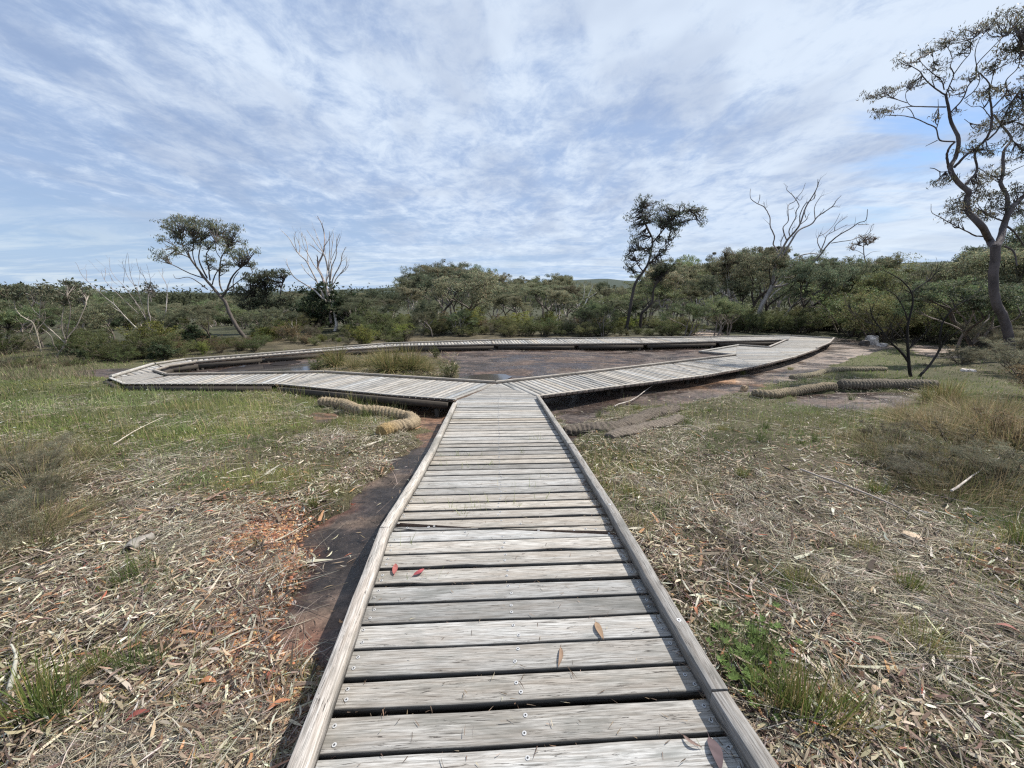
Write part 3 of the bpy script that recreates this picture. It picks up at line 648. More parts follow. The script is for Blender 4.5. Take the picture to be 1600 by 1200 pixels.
coir('coir_log', 'half buried pale coir log farthest back on the right rock', [hit(*t7(x, y)) for x, y in [(310, 398), (420, 385), (520, 360), (640, 352), (830, 352)]], 0.11, (0.23, 0.20, 0.14), None, 0.8, 1.0, 0.6)
t6 = cpx(860, 600, 4.21)
coir('coir_log', 'flattened grey rotting coir log nearest the right kerb rail', [hit(*t6(x, y)) for x, y in [(90, 330), (230, 320), (400, 305), (520, 270), (640, 225), (830, 170)]], 0.15, (0.13, 0.11, 0.09), None, 0.55, 0.8, 0.45)
coir('coir_log', 'smooth grey coir log partly sunk in straw before the rotting one', [hit(*t6(x, y)) for x, y in [(390, 365), (520, 325), (640, 290), (760, 265), (860, 235)]], 0.12, (0.17, 0.145, 0.12), None, 0.5, 0.5, 0.45)

# ------------------------------------------------------------------ plants: procedural prototypes
def rotv(v, ang, az):
    v = v/np.linalg.norm(v); r = np.cross(v, [0, 0, 1.0] if abs(v[2]) < 0.95 else [1.0, 0, 0]); r /= np.linalg.norm(r); q = np.cross(v, r)
    return v*math.cos(ang)+(r*math.cos(az)+q*math.sin(az))*math.sin(ang)
def leaf_cloud(mb, centres, radii, per, ln, wd, base, var=0.25, droop=0.8, flat=1.0):
    for c, r in zip(centres, radii):
        n = max(3, int(per)); d = rng.normal(0, 1, (n, 3)); d = norm(d)*rng.random((n, 1))**0.45
        rr = np.array([r, r, r*0.6]) if np.isscalar(r) else np.asarray(r)
        C = np.asarray(c)+d*rr; D = rng.normal(0, 1, (n, 3))*(1-droop*0.5); D[:, 2] -= droop
        W = rng.normal(0, 1, (n, 3)); b = np.array(base)*(1+rng.normal(0, var*0.5)); col = b*(1+rng.normal(0, var, (n, 1))); col[:, 0] *= 1+rng.normal(0, .12, n); col = np.clip(col, 0.012, 1)
        leaf_quads(mb, C, D, W, ln*rng.uniform(0.7, 1.3, n), wd*rng.uniform(0.7, 1.3, n), col)
def proto_tree(kind, seed, name='gum_tree'):
    global rng
    save = rng; rng = np.random.default_rng(seed); tb = MB(); tips = []
    barkc = {'pale': (0.42, 0.38, 0.34), 'grey': (0.24, 0.21, 0.19), 'dark': (0.09, 0.075, 0.065)}[kind[0]]
    H = 6.0; nst = rng.integers(1, 4) if kind[2] == 'mallee' else 1
    def grow(p, d, L_, r, lev):
        k = 5; P = [p]; dd = d
        for i in range(k):
            dd = norm(dd+rng.normal(0, 0.16, 3)+np.array([0, 0, 0.10])); P.append(P[-1]+dd*L_/k)
        rs = np.linspace(r, r*0.62, k+1); tube(tb, P, rs, 5 if lev > 1 else 4, barkc)
        if lev == 0: tips.append((P[-1], L_)); return
        for q in range(rng.integers(2, 4)):
            nd = rotv(dd, rng.uniform(0.35, 0.8), rng.uniform(0, 6.28)); nd[2] = abs(nd[2])*0.8+0.12; grow(P[-1] if q < 2 else P[-2], norm(nd), L_*rng.uniform(0.6, 0.85), r*0.58, lev-1)
    for _ in range(nst):
        a = rng.uniform(0, 6.28); ln_ = rng.uniform(0.05, 0.45) if nst == 1 else rng.uniform(0.3, 0.6)
        grow(np.array([rng.normal(0, .1), rng.normal(0, .1), -0.3]), norm(np.array([math.cos(a)*ln_, math.sin(a)*ln_, 1.0])), H*0.36, 0.13 if nst == 1 else 0.085, 3 if nst == 1 else 2)
    lb = MB(); tp = np.array([t[0] for t in tips])
    base = {'olive': (0.20, 0.205, 0.125), 'green': (0.18, 0.21, 0.105), 'brown': (0.215, 0.205, 0.13), 'deep': (0.15, 0.17, 0.105)}[kind[1]]
    per = 11000/len(tips)
    for t in tp:
        k = 6; cs = t+rng.normal(0, 1, (k, 3))*np.array([0.5, 0.5, 0.24]); leaf_cloud(lb, cs, [rng.uniform(0.18, 0.5) for _ in cs], per/k, 0.13, 0.038, base, 0.28, 0.7)
    o = thing(name, 'x', 'tree'); a = tb.build('trunk', BARK, o, True); b = lb.build('crown', LEAF, o)
    top = max(np.concatenate(lb.v)[:, 2].max(), 1); rng = save
    return o, top
def proto_shrub(kind, seed, name='shrub'):
    global rng
    save = rng; rng = np.random.default_rng(seed); sb = MB(); lb = MB()
    par = {'heath': ((0.125, 0.145, 0.06), 0.045, 0.012, 8500, 0.5), 'lime': ((0.19, 0.21, 0.06), 0.055, 0.018, 6500, 0.4), 'dark': ((0.06, 0.08, 0.042), 0.09, 0.035, 4200, 0.6), 'wattle': ((0.155, 0.16, 0.07), 0.034, 0.008, 17000, 0.3), 'brown': ((0.19, 0.15, 0.085), 0.07, 0.012, 4200, 0.2), 'grey': ((0.19, 0.175, 0.12), 0.12, 0.0045, 9000, 0.1)}[kind]
    base, ln, wd, n, dr = par; ends = []
    for k in range(16):
        a = rng.uniform(0, 6.28); s = rng.uniform(0.1, 0.85); d = np.array([math.cos(a)*s, math.sin(a)*s, 1.0]); L_ = rng.uniform(0.45, 1.2)
        P = [np.array([0, 0, -0.1])]+[np.array([0, 0, -0.1])+d*L_*t+rng.normal(0, .03, 3) for t in (0.3, 0.6, 0.85, 1.0)]
        tube(sb, P, [0.014, 0.012, 0.009, 0.006, 0.003], 4, (0.13, 0.11, 0.09)); ends += P[2:]
        for q in range(2):
            e = P[2]+rotv(d, 0.7, rng.uniform(0, 6.28))*0.35; tube(sb, [P[2], (P[2]+e)/2+rng.normal(0, .02, 3), e], [0.007, 0.005, 0.003], 3, (0.16, 0.14, 0.12)); ends.append(e)
    ends = np.array(ends); m = len(ends)
    for k in range(14):                     # bare and sparsely leaved twigs standing proud of the bush
        e = ends[rng.integers(m)]; d = norm(np.array([rng.normal(0, .5), rng.normal(0, .5), 1.0])); q = e+d*rng.uniform(.15, .4); tube(sb, [e, (e+q)/2+rng.normal(0, .02, 3), q], [.005, .004, .0015], 3, (0.22, 0.19, 0.16)); ends = np.vstack([ends, (e+q)/2, q])
    keep = rng.random(len(ends)) < .8; ends = ends[keep]; m = len(ends)
    leaf_cloud(lb, ends, [rng.uniform(0.05, 0.22) for _ in ends], n/m, ln, wd, base, 0.3, -0.5 if dr < 0.5 else 0.1)
    o = thing(name, 'x', 'shrub'); sb.build('stems', BARK, o); lb.build('foliage', LEAF, o); rng = save
    return o
def proto_tuft(seed, n, h, wd, cols, spread=0.5, name='grass_tuft', cat='grass tuft', bendy=0.5, base=0.05):
    global rng
    save = rng; rng = np.random.default_rng(seed); mb = MB(); a = rng.uniform(0, 6.28, n); s = np.abs(rng.normal(0, spread, n))
    D = np.stack([np.cos(a)*s, np.sin(a)*s, np.ones(n)], 1); P0 = np.stack([np.cos(a)*base*rng.random(n), np.sin(a)*base*rng.random(n), np.full(n, -0.02)], 1)
    c = np.array(cols)[rng.integers(0, len(cols), n)]*rng.uniform(0.7, 1.3, (n, 1)); b = np.stack([np.cos(a)*s*bendy, np.sin(a)*s*bendy, -s*bendy*0.8], 1)
    ribbons(mb, P0, D, h*rng.uniform(0.45, 1.1, n), wd, c, b, 4, c*np.array([1.25, 1.1, 0.9])); o = mb.build(name, GRASS); tag(o, 'x', cat); rng = save
    return o

# ------------------------------------------------------------------ trees measured from the place
def hero(label, depth, tr, limbs, clumps, bark, leafc, leaf=(0.13, 0.03), dens=1.0, sc=1.0, name='gum_tree', twigs=0, cat='tree', lean=0.10, white=None, bumpy=0.12, fine=0.0, group=None, droop=0.8):
    t0 = tr(*limbs[0][0][0]); base = at(t0[0], t0[1], depth)
    zgb = float(zg(base[0], base[1])); o = thing(name, label, cat, (base[0], base[1], min(base[2], zgb)), group)
    st = math.sqrt(1+((t0[0]-800)/F)**2); dens = dens*3.0; tb = MB(); nodes = []; nd_px = []
    def radw(rpx, y, v): return rpx/sc*(y*cp+0.3)/F
    for li, L_ in enumerate(limbs):
        pts, r0, r1 = L_[:3]; c = np.array(L_[3] if len(L_) > 3 else bark)
        px = np.array([tr(*p) for p in pts], float)
        if nodes:
            dd = np.hypot(*(np.array(nd_px)-px[0]).T); k = dd.argmin(); d0 = nodes[k][1] if dd[k] < 25 else depth
        else: d0 = depth
        ln = np.sum(np.hypot(*np.diff(px, axis=0).T))*depth/F; dr = rng.uniform(-1, 1)*ln*(0.45 if li else 0.0)+ (0 if li else 0)
        q = np.linspace(0, 1, len(px)); ys = d0+dr*q+(rng.normal(0, 0.02*ln, len(px))*(q > 0)*(q < 1) if li else 0)
        P = np.array([at(a, b, y) for (a, b), y in zip(px, ys)]); rr = np.array([radw(r0*(1-t)+r1*t, depth, 0) for t in q])
        if li == 0:
            if P[0][2] > zgb-0.2: P = np.vstack([[P[0][0], P[0][1], zgb-0.2], P]); rr = np.concatenate([[rr[0]*1.15], rr])
        rr = rr/st; P, rr = smooth_line(P, rr, 5, bumpy*(0.35 if rr[0] > 0.06 else 1)); tube(tb, P, rr, 12 if rr[0] > 0.06 else 6, c*(1+rng.normal(0, .05)), 0, 0.02)
        for p in P[::2]:
            uv = proj(*p); nodes.append(p); nd_px.append([float(uv[0]), float(uv[1])])
        if fine and li:                   # bare twigs on dead limbs
            for q_ in range(int(fine)):
                i = rng.integers(len(P)//3, len(P)-1); d = norm(P[i]-P[max(i-2, 0)]); nd = rotv(d, rng.uniform(0.3, 0.8), rng.uniform(0, 6.28)); nd = norm(nd+np.array([0, 0, 0.35])); l2 = rng.uniform(0.3, 0.8)*min(1, ln*0.4+0.2)
                T_ = [P[i]]; 
                for _ in range(4): nd = norm(nd+rng.normal(0, .18, 3)+np.array([0, 0, .06])); T_.append(T_[-1]+nd*l2/4)
                tube(tb, T_, np.linspace(min(rr[i]*0.6, 0.014), 0.003, 5), 4, c)
    nd = np.array(nodes); npx = np.array(nd_px); lb = MB()
    for (x, y, rx, ry, *w_) in clumps:
        u, v = tr(x, y); ru, rv = rx/sc, ry/sc; k = np.hypot(*(npx-[u, v]).T); ks = np.argsort(k+rng.random(len(k))*ru*0.6)[:4]
        c_y = nd[ks[0]][1]+rng.normal(0, 0.25)*depth/20; wr = ru*depth/F; hr = rv*depth/F
        C = at(u, v, c_y); m = int(np.clip(wr*hr*130, 9, 34)); sub = C+rng.uniform(-1, 1, (m, 3))*np.array([wr*0.8, wr*0.7, hr*0.75])
        for e in sub:
            j = ks[rng.integers(0, len(ks))]; s_ = nd[j]; mid = (s_+e)/2+rng.normal(0, 0.07, 3)*np.linalg.norm(e-s_)+np.array([0, 0, -.04])
            if np.linalg.norm(e-s_) < 2.6*max(wr, .5): tube(tb, *smooth_line([s_, mid, e], [radw(1.3, depth, 0)*sc*0.55, radw(0.9, depth, 0)*sc*0.5, 0.004], 3), 4, bark)
        per = dens*wr*hr*900/m
        leaf_cloud(lb, sub, [rng.uniform(0.14, 0.38)*(0.6+0.4*min(1, wr)) for _ in sub], per, leaf[0], leaf[1], leafc, 0.28, droop)
    tb.build('trunk', BARK, o, True)
    if clumps: lb.build('crown', HLEAF, o)
    return o
c2 = cpx(1340, 0, 4.138)
def B3(pts): return [(x, y+280*4.138) for x, y in pts]
BT = [(B3([(985, 1095), (968, 990), (945, 900), (908, 830), (885, 740), (878, 620), (888, 520), (890, 430)]), 37.84, 35.604),
 (B3([(885, 440), (850, 390), (800, 300), (720, 215), (706, 130), (715, 80), (650, 20)])+[(600, 1090), (635, 1010), (652, 900), (605, 790), (588, 700), (570, 610)], 30.272, 10.062),
 (B3([(895, 440), (925, 385), (945, 300), (985, 200), (1040, 140), (1120, 70)])+[(1250, 1100), (1300, 900), (1380, 700)], 30.272, 12.384),
 ([(590, 1090), (578, 1020), (590, 960), (632, 915)], 11.352, 9.288),
 ([(625, 915), (530, 905), (508, 830), (450, 800), (370, 765), (290, 748), (215, 745)], 6.8112, 2.322), ([(515, 907), (480, 925), (440, 945)], 4.5408, 2.322),
 ([(510, 830), (525, 770), (520, 640)], 3.784, 1.548), ([(370, 765), (345, 715), (310, 690)], 3.0272, 2.322),
 ([(572, 692), (430, 690), (320, 690), (230, 712), (150, 730)], 6.0544, 1.935), ([(320, 665), (240, 640), (130, 615), (80, 620)], 3.784, 1.548), ([(430, 690), (340, 680), (310, 620), (330, 560)], 3.784, 1.548),
 ([(574, 620), (500, 570), (435, 510), (400, 460), (350, 430), (290, 395)], 6.8112, 2.322), ([(560, 580), (540, 520), (480, 470), (430, 425), (390, 380)], 5.2976, 2.322), ([(500, 570), (480, 500), (490, 400), (480, 320)], 3.784, 1.548),
 ([(572, 610), (600, 540), (622, 480), (600, 430), (612, 380), (590, 320), (560, 280)], 6.0544, 2.322), ([(622, 480), (680, 400), (725, 345), (735, 290), (760, 220)], 4.5408, 1.935),
 ([(606, 722), (680, 640), (712, 560), (765, 490), (770, 420), (850, 330), (940, 240), (1000, 210)], 6.8112, 2.322), ([(690, 640), (760, 580), (790, 515), (775, 460)], 4.5408, 2.322), ([(770, 430), (760, 340), (790, 250), (860, 170)], 3.784, 1.548),
 ([(622, 1085), (700, 1005), (800, 930), (855, 850), (868, 720), (850, 600), (850, 540), (790, 470)], 12.8656, 3.87), ([(860, 760), (800, 690), (740, 690), (690, 655)], 3.784, 1.548),
 ([(840, 905), (905, 840), (960, 730), (1010, 640), (1090, 560), (1180, 500)], 8.3248, 3.87), ([(700, 1190), (770, 1105), (758, 1000), (790, 935)], 10.5952, 8.514), ([(870, 700), (960, 600), (960, 520), (1040, 430), (1050, 300), (1045, 200)], 5.2976, 2.322),
 ([(590, 1105), (540, 1112), (500, 1092), (468, 1086)], 4.5408, 3.096), ([(690, 770), (740, 800), (850, 815)], 2.2704, 3.096),
 (B3([(970, 230), (965, 110), (925, 30)])+[(940, 1120), (945, 980), (995, 900), (940, 820), (880, 740)], 18.1632, 7.74), ([(995, 900), (1060, 960), (1120, 1000)], 6.0544, 3.096), ([(945, 1140), (1010, 1100), (1100, 1060)], 5.2976, 3.096), ([(860, 560), (880, 470), (900, 380)], 3.784, 1.548), ([(1180, 900), (1060, 800), (960, 790)], 6.0544, 3.096),
 (B3([(810, 370), (760, 365), (720, 345), (640, 305), (540, 250), (480, 215), (475, 160)]), 7.568, 1.548, (.16, .13, .12)), (B3([(950, 430), (1010, 470), (1030, 560)]), 9.8384, 5.418), (B3([(940, 270), (860, 240), (800, 205), (760, 180)]), 6.8112, 3.87), (B3([(960, 300), (1020, 350), (1076, 430)]), 9.0816, 6.192)]
BC = [(340, 375, 80, 30), (440, 330, 70, 30), (540, 270, 70, 35), (640, 230, 60, 40), (760, 190, 80, 40), (870, 150, 80, 40), (990, 170, 80, 50), (1040, 70, 60, 40), (1060, 240, 60, 80), (500, 440, 70, 35), (340, 530, 40, 25), (210, 590, 70, 40), (100, 620, 60, 30), (130, 720, 60, 35), (210, 730, 40, 20), (390, 555, 40, 25), (640, 590, 50, 25), (670, 330, 60, 40), (730, 500, 50, 35), (900, 420, 100, 35), (980, 320, 60, 30), (820, 630, 60, 30), (900, 570, 60, 40), (1000, 600, 90, 40), (1010, 720, 90, 50), (960, 790, 100, 50), (790, 830, 50, 50), (740, 950, 80, 40), (840, 970, 70, 50), (1040, 980, 60, 80), (1050, 850, 50, 50), (870, 1120, 90, 50), (560, 1160, 60, 30), (780, 1150, 60, 30), (540, 500, 40, 20), (520, 760, 30, 20), (640, 720, 30, 15), (1130, 100, 90, 70), (1160, 300, 90, 90), (1200, 500, 90, 90), (1150, 700, 80, 90), (1260, 800, 90, 90), (1180, 980, 80, 70), (1350, 600, 90, 90)]
BC += [(x, y+280*4.138, a, b) for x, y, a, b in [(660, 200, 80, 60), (700, 140, 80, 50), (800, 60, 80, 60), (870, 120, 60, 60), (820, 220, 80, 50), (900, 180, 60, 60), (1050, 60, 60, 60), (1040, 180, 60, 80), (640, 270, 40, 30), (545, 20, 50, 30)]]
hero('tall twisted smooth-barked gum at the right edge with a forked grey trunk', 14.0, c2, BT, BC, (0.105, 0.09, 0.09), (0.15, 0.135, 0.085), (0.12, 0.024), 0.75, 4.138)
k5 = cpx(940, 290, 4.8)
hero('slender dark gum with a leafy crown reaching right, behind the far deck', 26, k5,
 [([(190, 1060), (210, 950), (235, 800), (260, 720), (310, 650), (350, 580), (375, 480), (380, 400), (350, 330), (315, 250)], 13, 4), ([(312, 645), (270, 590), (255, 550)], 5, 2), ([(380, 430), (430, 370), (490, 300), (560, 220), (660, 180), (730, 190)], 6, 2), ([(370, 380), (330, 300), (300, 200), (310, 110)], 5, 2), ([(350, 590), (420, 520), (480, 480)], 4, 2), ([(378, 460), (300, 480), (210, 500)], 4, 2), ([(490, 300), (560, 290), (620, 270)], 4, 2), ([(300, 655), (250, 640), (200, 610)], 4, 2), ([(430, 370), (470, 400), (520, 410)], 3, 1.5)],
 [(310, 100, 50, 40), (200, 235, 45, 30), (280, 150, 50, 50), (380, 170, 70, 60), (350, 240, 70, 50), (240, 300, 50, 40), (480, 180, 60, 60), (520, 250, 80, 60), (600, 180, 60, 50), (620, 270, 50, 40), (690, 190, 50, 40), (750, 200, 40, 40), (750, 270, 35, 35), (540, 350, 50, 50), (470, 280, 50, 40), (270, 390, 60, 50), (240, 450, 50, 50), (200, 520, 50, 50), (330, 490, 60, 50), (430, 500, 70, 50), (400, 410, 60, 40), (500, 430, 40, 40), (420, 580, 60, 40), (290, 560, 40, 40), (200, 600, 60, 30), (230, 650, 50, 25), (410, 270, 50, 40), (440, 240, 50, 50), (560, 300, 40, 40)],
 (0.07, 0.06, 0.055), (0.15, 0.165, 0.12), (0.16, 0.04), 0.29, 4.8)
hero('dark leaning young gum stem beside the slender gum', 27, k5, [([(295, 990), (310, 950), (380, 870), (390, 780), (430, 710), (480, 660)], 11, 4), ([(385, 870), (440, 860)], 3, 2)], [(440, 650, 60, 40), (500, 620, 60, 40), (400, 680, 50, 30)], (0.06, 0.05, 0.045), (0.06, 0.07, 0.04), (0.18, 0.05), 0.8, 4.8)
k4 = cpx(1150, 270, 5.0)
WH = (0.62, 0.59, 0.55); GD = (0.24, 0.215, 0.205)
hero('large leafless dead tree with a grey trunk and pale broken limbs, right of centre', 28, k4,
 [([(185, 1110), (195, 1050), (240, 965), (285, 870), (298, 760), (330, 655)], 21.6, 10.08, (.36, .33, .31)),
  ([(330, 650), (318, 600), (292, 560), (300, 495), (268, 420), (265, 350), (222, 270), (165, 240), (118, 205), (110, 165), (114, 125)], 6.48, 1.8), ([(172, 240), (182, 210), (186, 168)], 2.88, 1.44), ([(222, 270), (217, 228)], 2.16, 1.44), ([(226, 275), (245, 265)], 1.44, 1.08),
  ([(330, 660), (395, 535), (455, 465), (500, 400), (545, 270), (600, 180), (635, 110), (640, 48)], 9.36, 1.8), ([(338, 690), (425, 545), (490, 450), (590, 400), (640, 340), (750, 265), (785, 215), (822, 178)], 8.64, 1.8), ([(752, 265), (815, 268)], 2.52, 1.44),
  ([(398, 535), (370, 455), (372, 420), (408, 375), (405, 300), (412, 250), (455, 225), (485, 185), (520, 140), (542, 80)], 5.04, 1.8), ([(475, 220), (440, 172), (398, 135), (402, 105)], 3.6, 1.44), ([(418, 490), (418, 440), (465, 350), (470, 300), (492, 260), (478, 222)], 4.32, 2.88), ([(500, 405), (545, 370), (560, 340), (575, 318)], 3.6, 1.44), ([(618, 360), (614, 270), (655, 195), (682, 175)], 3.6, 1.44), ([(645, 335), (690, 283)], 2.88, 1.44),
  ([(498, 405), (503, 320), (545, 240), (605, 205), (620, 150), (652, 60)], 4.32, 1.8), ([(352, 590), (352, 540), (375, 480), (368, 430)], 3.6, 2.16), ([(610, 205), (622, 175)], 2.16, 1.44), ([(470, 190), (500, 215), (522, 185)], 2.16, 1.44), ([(545, 350), (535, 300), (560, 240)], 2.88, 1.44), ([(440, 500), (440, 440), (470, 420)], 2.52, 1.44), ([(410, 290), (450, 280)], 2.16, 1.44),
  ([(285, 895), (370, 880), (450, 840), (520, 790), (590, 710), (650, 650), (720, 560), (800, 490), (895, 435), (960, 390), (1015, 370), (1028, 285)], 9.36, 1.8), ([(745, 550), (820, 537), (900, 525), (970, 500), (1040, 470), (1060, 415), (1082, 400)], 3.6, 1.44), ([(955, 405), (1040, 405)], 2.88, 1.44), ([(655, 625), (690, 545), (710, 490), (770, 455), (870, 405)], 4.32, 1.44), ([(770, 452), (782, 405), (870, 340)], 2.88, 1.44), ([(662, 600), (638, 545), (645, 500), (700, 470), (765, 405), (812, 318)], 3.6, 1.44), ([(645, 500), (665, 468)], 2.16, 1.44),
  ([(262, 980), (300, 938), (348, 902)], 6.48, 4.32, WH), ([(300, 888), (350, 870), (382, 825), (374, 798)], 6.48, 3.6, WH), ([(388, 818), (445, 815)], 4.32, 2.88, WH), ([(305, 870), (370, 795), (430, 715), (445, 680), (510, 645), (590, 630), (650, 638)], 8.64, 3.6, (.45, .43, .41)), ([(432, 725), (500, 705), (530, 690)], 3.6, 2.16), ([(500, 650), (540, 690), (620, 680)], 3.6, 2.16), ([(320, 830), (318, 760), (310, 700)], 6.48, 4.32, (.45, .42, .4))],
 [], GD, (0, 0, 0), sc=5.0, name='dead_tree', bumpy=0.12, fine=3)
k7 = cpx(420, 330, 5.715)
WB = (0.50, 0.46, 0.43)
hero('leafless white-barked dead tree with upswept branches, left of centre', 25.7, k7,
 [([(578, 1105), (590, 1070), (604, 1010), (590, 920), (566, 840), (578, 770), (562, 700)], 17, 9, (.66, .63, .6)), ([(558, 1000), (548, 900), (540, 780), (500, 650), (470, 570), (438, 490), (480, 390), (497, 310), (495, 200), (470, 110), (434, 44)], 15, 2.5, (.36, .31, .3)), ([(440, 490), (436, 440), (434, 402)], 8, 4, (.16, .12, .11)), ([(490, 320), (540, 250)], 5, 2),
  ([(515, 835), (490, 760), (440, 650), (380, 530), (330, 440), (270, 385), (220, 310), (180, 240), (120, 180)], 9, 2), ([(352, 480), (345, 380), (340, 290), (310, 230), (285, 180)], 5, 1.5), ([(272, 390), (275, 300), (225, 200)], 4, 1.5), ([(505, 805), (400, 700), (300, 640), (220, 580), (170, 490), (158, 425)], 8, 2), ([(545, 720), (540, 560), (535, 480), (545, 330), (540, 180)], 7, 2), ([(563, 690), (575, 600), (640, 470), (655, 390), (685, 320)], 7, 2), ([(570, 660), (620, 580), (680, 530), (716, 480)], 5, 1.5), ([(548, 610), (560, 500), (600, 400), (605, 280), (635, 200)], 6, 1.5), ([(480, 590), (400, 470), (360, 400), (310, 300), (290, 190)], 6, 1.5), ([(530, 530), (500, 400), (430, 300), (340, 170)], 6, 1.5), ([(622, 580), (690, 490), (692, 410)], 4, 1.5), ([(495, 400), (410, 330), (350, 290)], 4, 1.5), ([(430, 630), (340, 550), (290, 470)], 4, 1.5), ([(520, 700), (515, 620), (520, 500), (480, 350), (430, 220), (410, 160)], 6, 1.5), ([(558, 760), (548, 640), (560, 540), (555, 400), (575, 240), (570, 170)], 6, 1.5), ([(535, 560), (545, 470), (600, 340), (640, 230)], 4, 1.5), ([(250, 350), (230, 260), (240, 180)], 3, 1), ([(530, 800), (520, 740), (510, 640), (540, 560)], 8, 4)],
 [], WB, (0, 0, 0), sc=5.715, name='dead_tree', bumpy=0.14, fine=5)
k6 = cpx(230, 320, 5.215)
hero('leaning gum with a spreading crown, standing left of the white dead tree', 21.5, k6,
 [([(805, 1095), (735, 1000), (675, 890), (640, 800), (600, 750), (540, 680), (470, 600), (420, 530), (360, 450), (330, 380)], 19, 6), ([(612, 750), (650, 695), (680, 610), (730, 540), (780, 500), (835, 450)], 10, 3), ([(655, 695), (700, 690), (702, 610), (745, 545)], 6, 3), ([(612, 705), (590, 640), (590, 540), (602, 440), (640, 365), (690, 300)], 8, 3), ([(530, 650), (550, 580), (590, 520), (640, 480)], 6, 3), ([(512, 615), (500, 520), (480, 420), (500, 370), (560, 300)], 6, 3), ([(490, 600), (440, 500), (420, 430), (432, 350), (440, 260)], 7, 3), ([(450, 590), (400, 500), (340, 430), (280, 400), (220, 330)], 6, 3), ([(472, 602), (350, 560), (230, 500), (150, 465)], 6, 3), ([(492, 690), (400, 620), (330, 590), (240, 602), (212, 568)], 5, 1.5), ([(650, 700), (760, 610), (860, 550)], 5, 2), ([(600, 440), (560, 370), (560, 250)], 4, 2), ([(400, 500), (370, 400), (380, 300), (330, 200)], 5, 2), ([(350, 440), (300, 350), (260, 240)], 5, 2), ([(640, 800), (600, 835), (575, 835)], 4, 2)],
 [(230, 110, 60, 30), (130, 160, 50, 40), (200, 190, 60, 50), (120, 280, 40, 40), (250, 280, 70, 50), (330, 150, 70, 50), (420, 130, 60, 40), (400, 210, 70, 60), (340, 320, 60, 50), (230, 380, 60, 40), (110, 390, 50, 30), (130, 440, 70, 30), (480, 180, 60, 50), (540, 150, 50, 40), (560, 220, 60, 50), (620, 200, 60, 40), (700, 200, 50, 40), (740, 200, 40, 30), (700, 290, 50, 40), (640, 270, 50, 40), (500, 330, 60, 40), (430, 280, 60, 40), (520, 440, 40, 40), (520, 500, 40, 30), (680, 380, 60, 40), (730, 430, 70, 50), (790, 400, 60, 50), (860, 370, 40, 30), (800, 310, 30, 25), (840, 490, 50, 40), (650, 480, 60, 40), (620, 540, 40, 30), (590, 320, 60, 50), (280, 130, 50, 40), (180, 130, 50, 30)],
 (0.115, 0.10, 0.09), (0.18, 0.19, 0.12), (0.14, 0.034), 0.6, 5.215)
k3 = cpx(200, 300, 3.2)
hero('small dark-limbed gum between the leaning gum and the white dead tree', 24, k3,
 [([(672, 715), (665, 655), (690, 605), (720, 560)], 10, 5), ([(662, 662), (740, 625), (770, 605), (800, 592)], 5, 2, (.3, .27, .25)), ([(685, 612), (650, 590), (640, 550), (620, 480)], 4, 2), ([(700, 600), (755, 550), (765, 480), (790, 420)], 4.5, 2), ([(665, 660), (640, 640), (600, 560)], 3, 1.5), ([(690, 605), (690, 540), (680, 450)], 4, 2), ([(755, 550), (800, 540)], 3, 1.5)],
 [(610, 430, 40, 28), (680, 420, 45, 30), (740, 415, 50, 28), (790, 410, 24, 24), (570, 490, 50, 35), (640, 490, 50, 35), (700, 470, 50, 35), (620, 560, 40, 35), (760, 550, 40, 35), (800, 540, 30, 35), (560, 560, 30, 30), (650, 440, 40, 30), (680, 540, 40, 30)],
 (0.055, 0.048, 0.044), (0.11, 0.12, 0.075), (0.15, 0.04), 0.95, 3.2)
k8 = cpx(0, 380, 5.454)
hero('grey many-limbed gum leaning low at the far left, behind the meadow', 14.5, k8,
 [([(462, 1045), (478, 985), (510, 935), (545, 880), (562, 830)], 20, 11), ([(505, 935), (455, 860), (430, 790), (350, 720)], 9, 4), ([(545, 840), (450, 755), (370, 680), (340, 620), (350, 520)], 8, 4, (.5, .46, .4)), ([(562, 835), (530, 730), (530, 620), (560, 500), (600, 400)], 7, 3), ([(562, 825), (580, 720), (600, 560), (560, 420)], 7, 3, (.3, .26, .24)), ([(565, 815), (650, 710), (700, 600), (735, 510), (720, 440)], 8, 3), ([(340, 620), (280, 560), (220, 430)], 4, 2)],
 [(350, 390, 60, 36), (450, 400, 70, 38), (590, 350, 70, 25), (690, 370, 80, 33), (720, 430, 60, 30), (520, 450, 70, 40), (620, 440, 60, 30), (400, 460, 60, 35), (300, 430, 40, 30), (560, 500, 60, 30), (660, 490, 60, 30)],
 (0.30, 0.27, 0.24), (0.13, 0.135, 0.085), (0.13, 0.03), 1.7, 5.454)
hero('pale leaning gum with a flat crown cut by the left edge of the view', 16, k8,
 [([(290, 700), (230, 650), (170, 610), (130, 550), (118, 480)], 8, 5, (.4, .37, .3)), ([(118, 490), (80, 420), (60, 370)], 4, 2), ([(125, 510), (170, 430), (200, 380)], 4, 2), ([(170, 610), (120, 570), (40, 450)], 3, 2)],
 [(20, 400, 60, 40), (90, 380, 70, 36), (180, 375, 70, 30), (240, 410, 40, 30), (60, 450, 70, 30), (150, 440, 60, 30), (-50, 390, 70, 50)],
 (0.2, 0.18, 0.15), (0.13, 0.135, 0.085), (0.13, 0.03), 1.6, 5.454)
hero('dark split trunk gum low at the left edge of the view', 17, k8, [([(75, 915), (60, 830), (70, 740), (90, 660)], 12, 7), ([(70, 905), (20, 840), (-30, 760)], 9, 6), ([(160, 900), (60, 810), (0, 750)], 6, 4, (.4, .38, .34))], [(40, 640, 70, 40), (100, 620, 50, 30), (-10, 680, 60, 50), (-60, 700, 50, 50)], (0.05, 0.045, 0.04), (0.10, 0.12, 0.045), (0.14, 0.035), 0.8, 5.454)
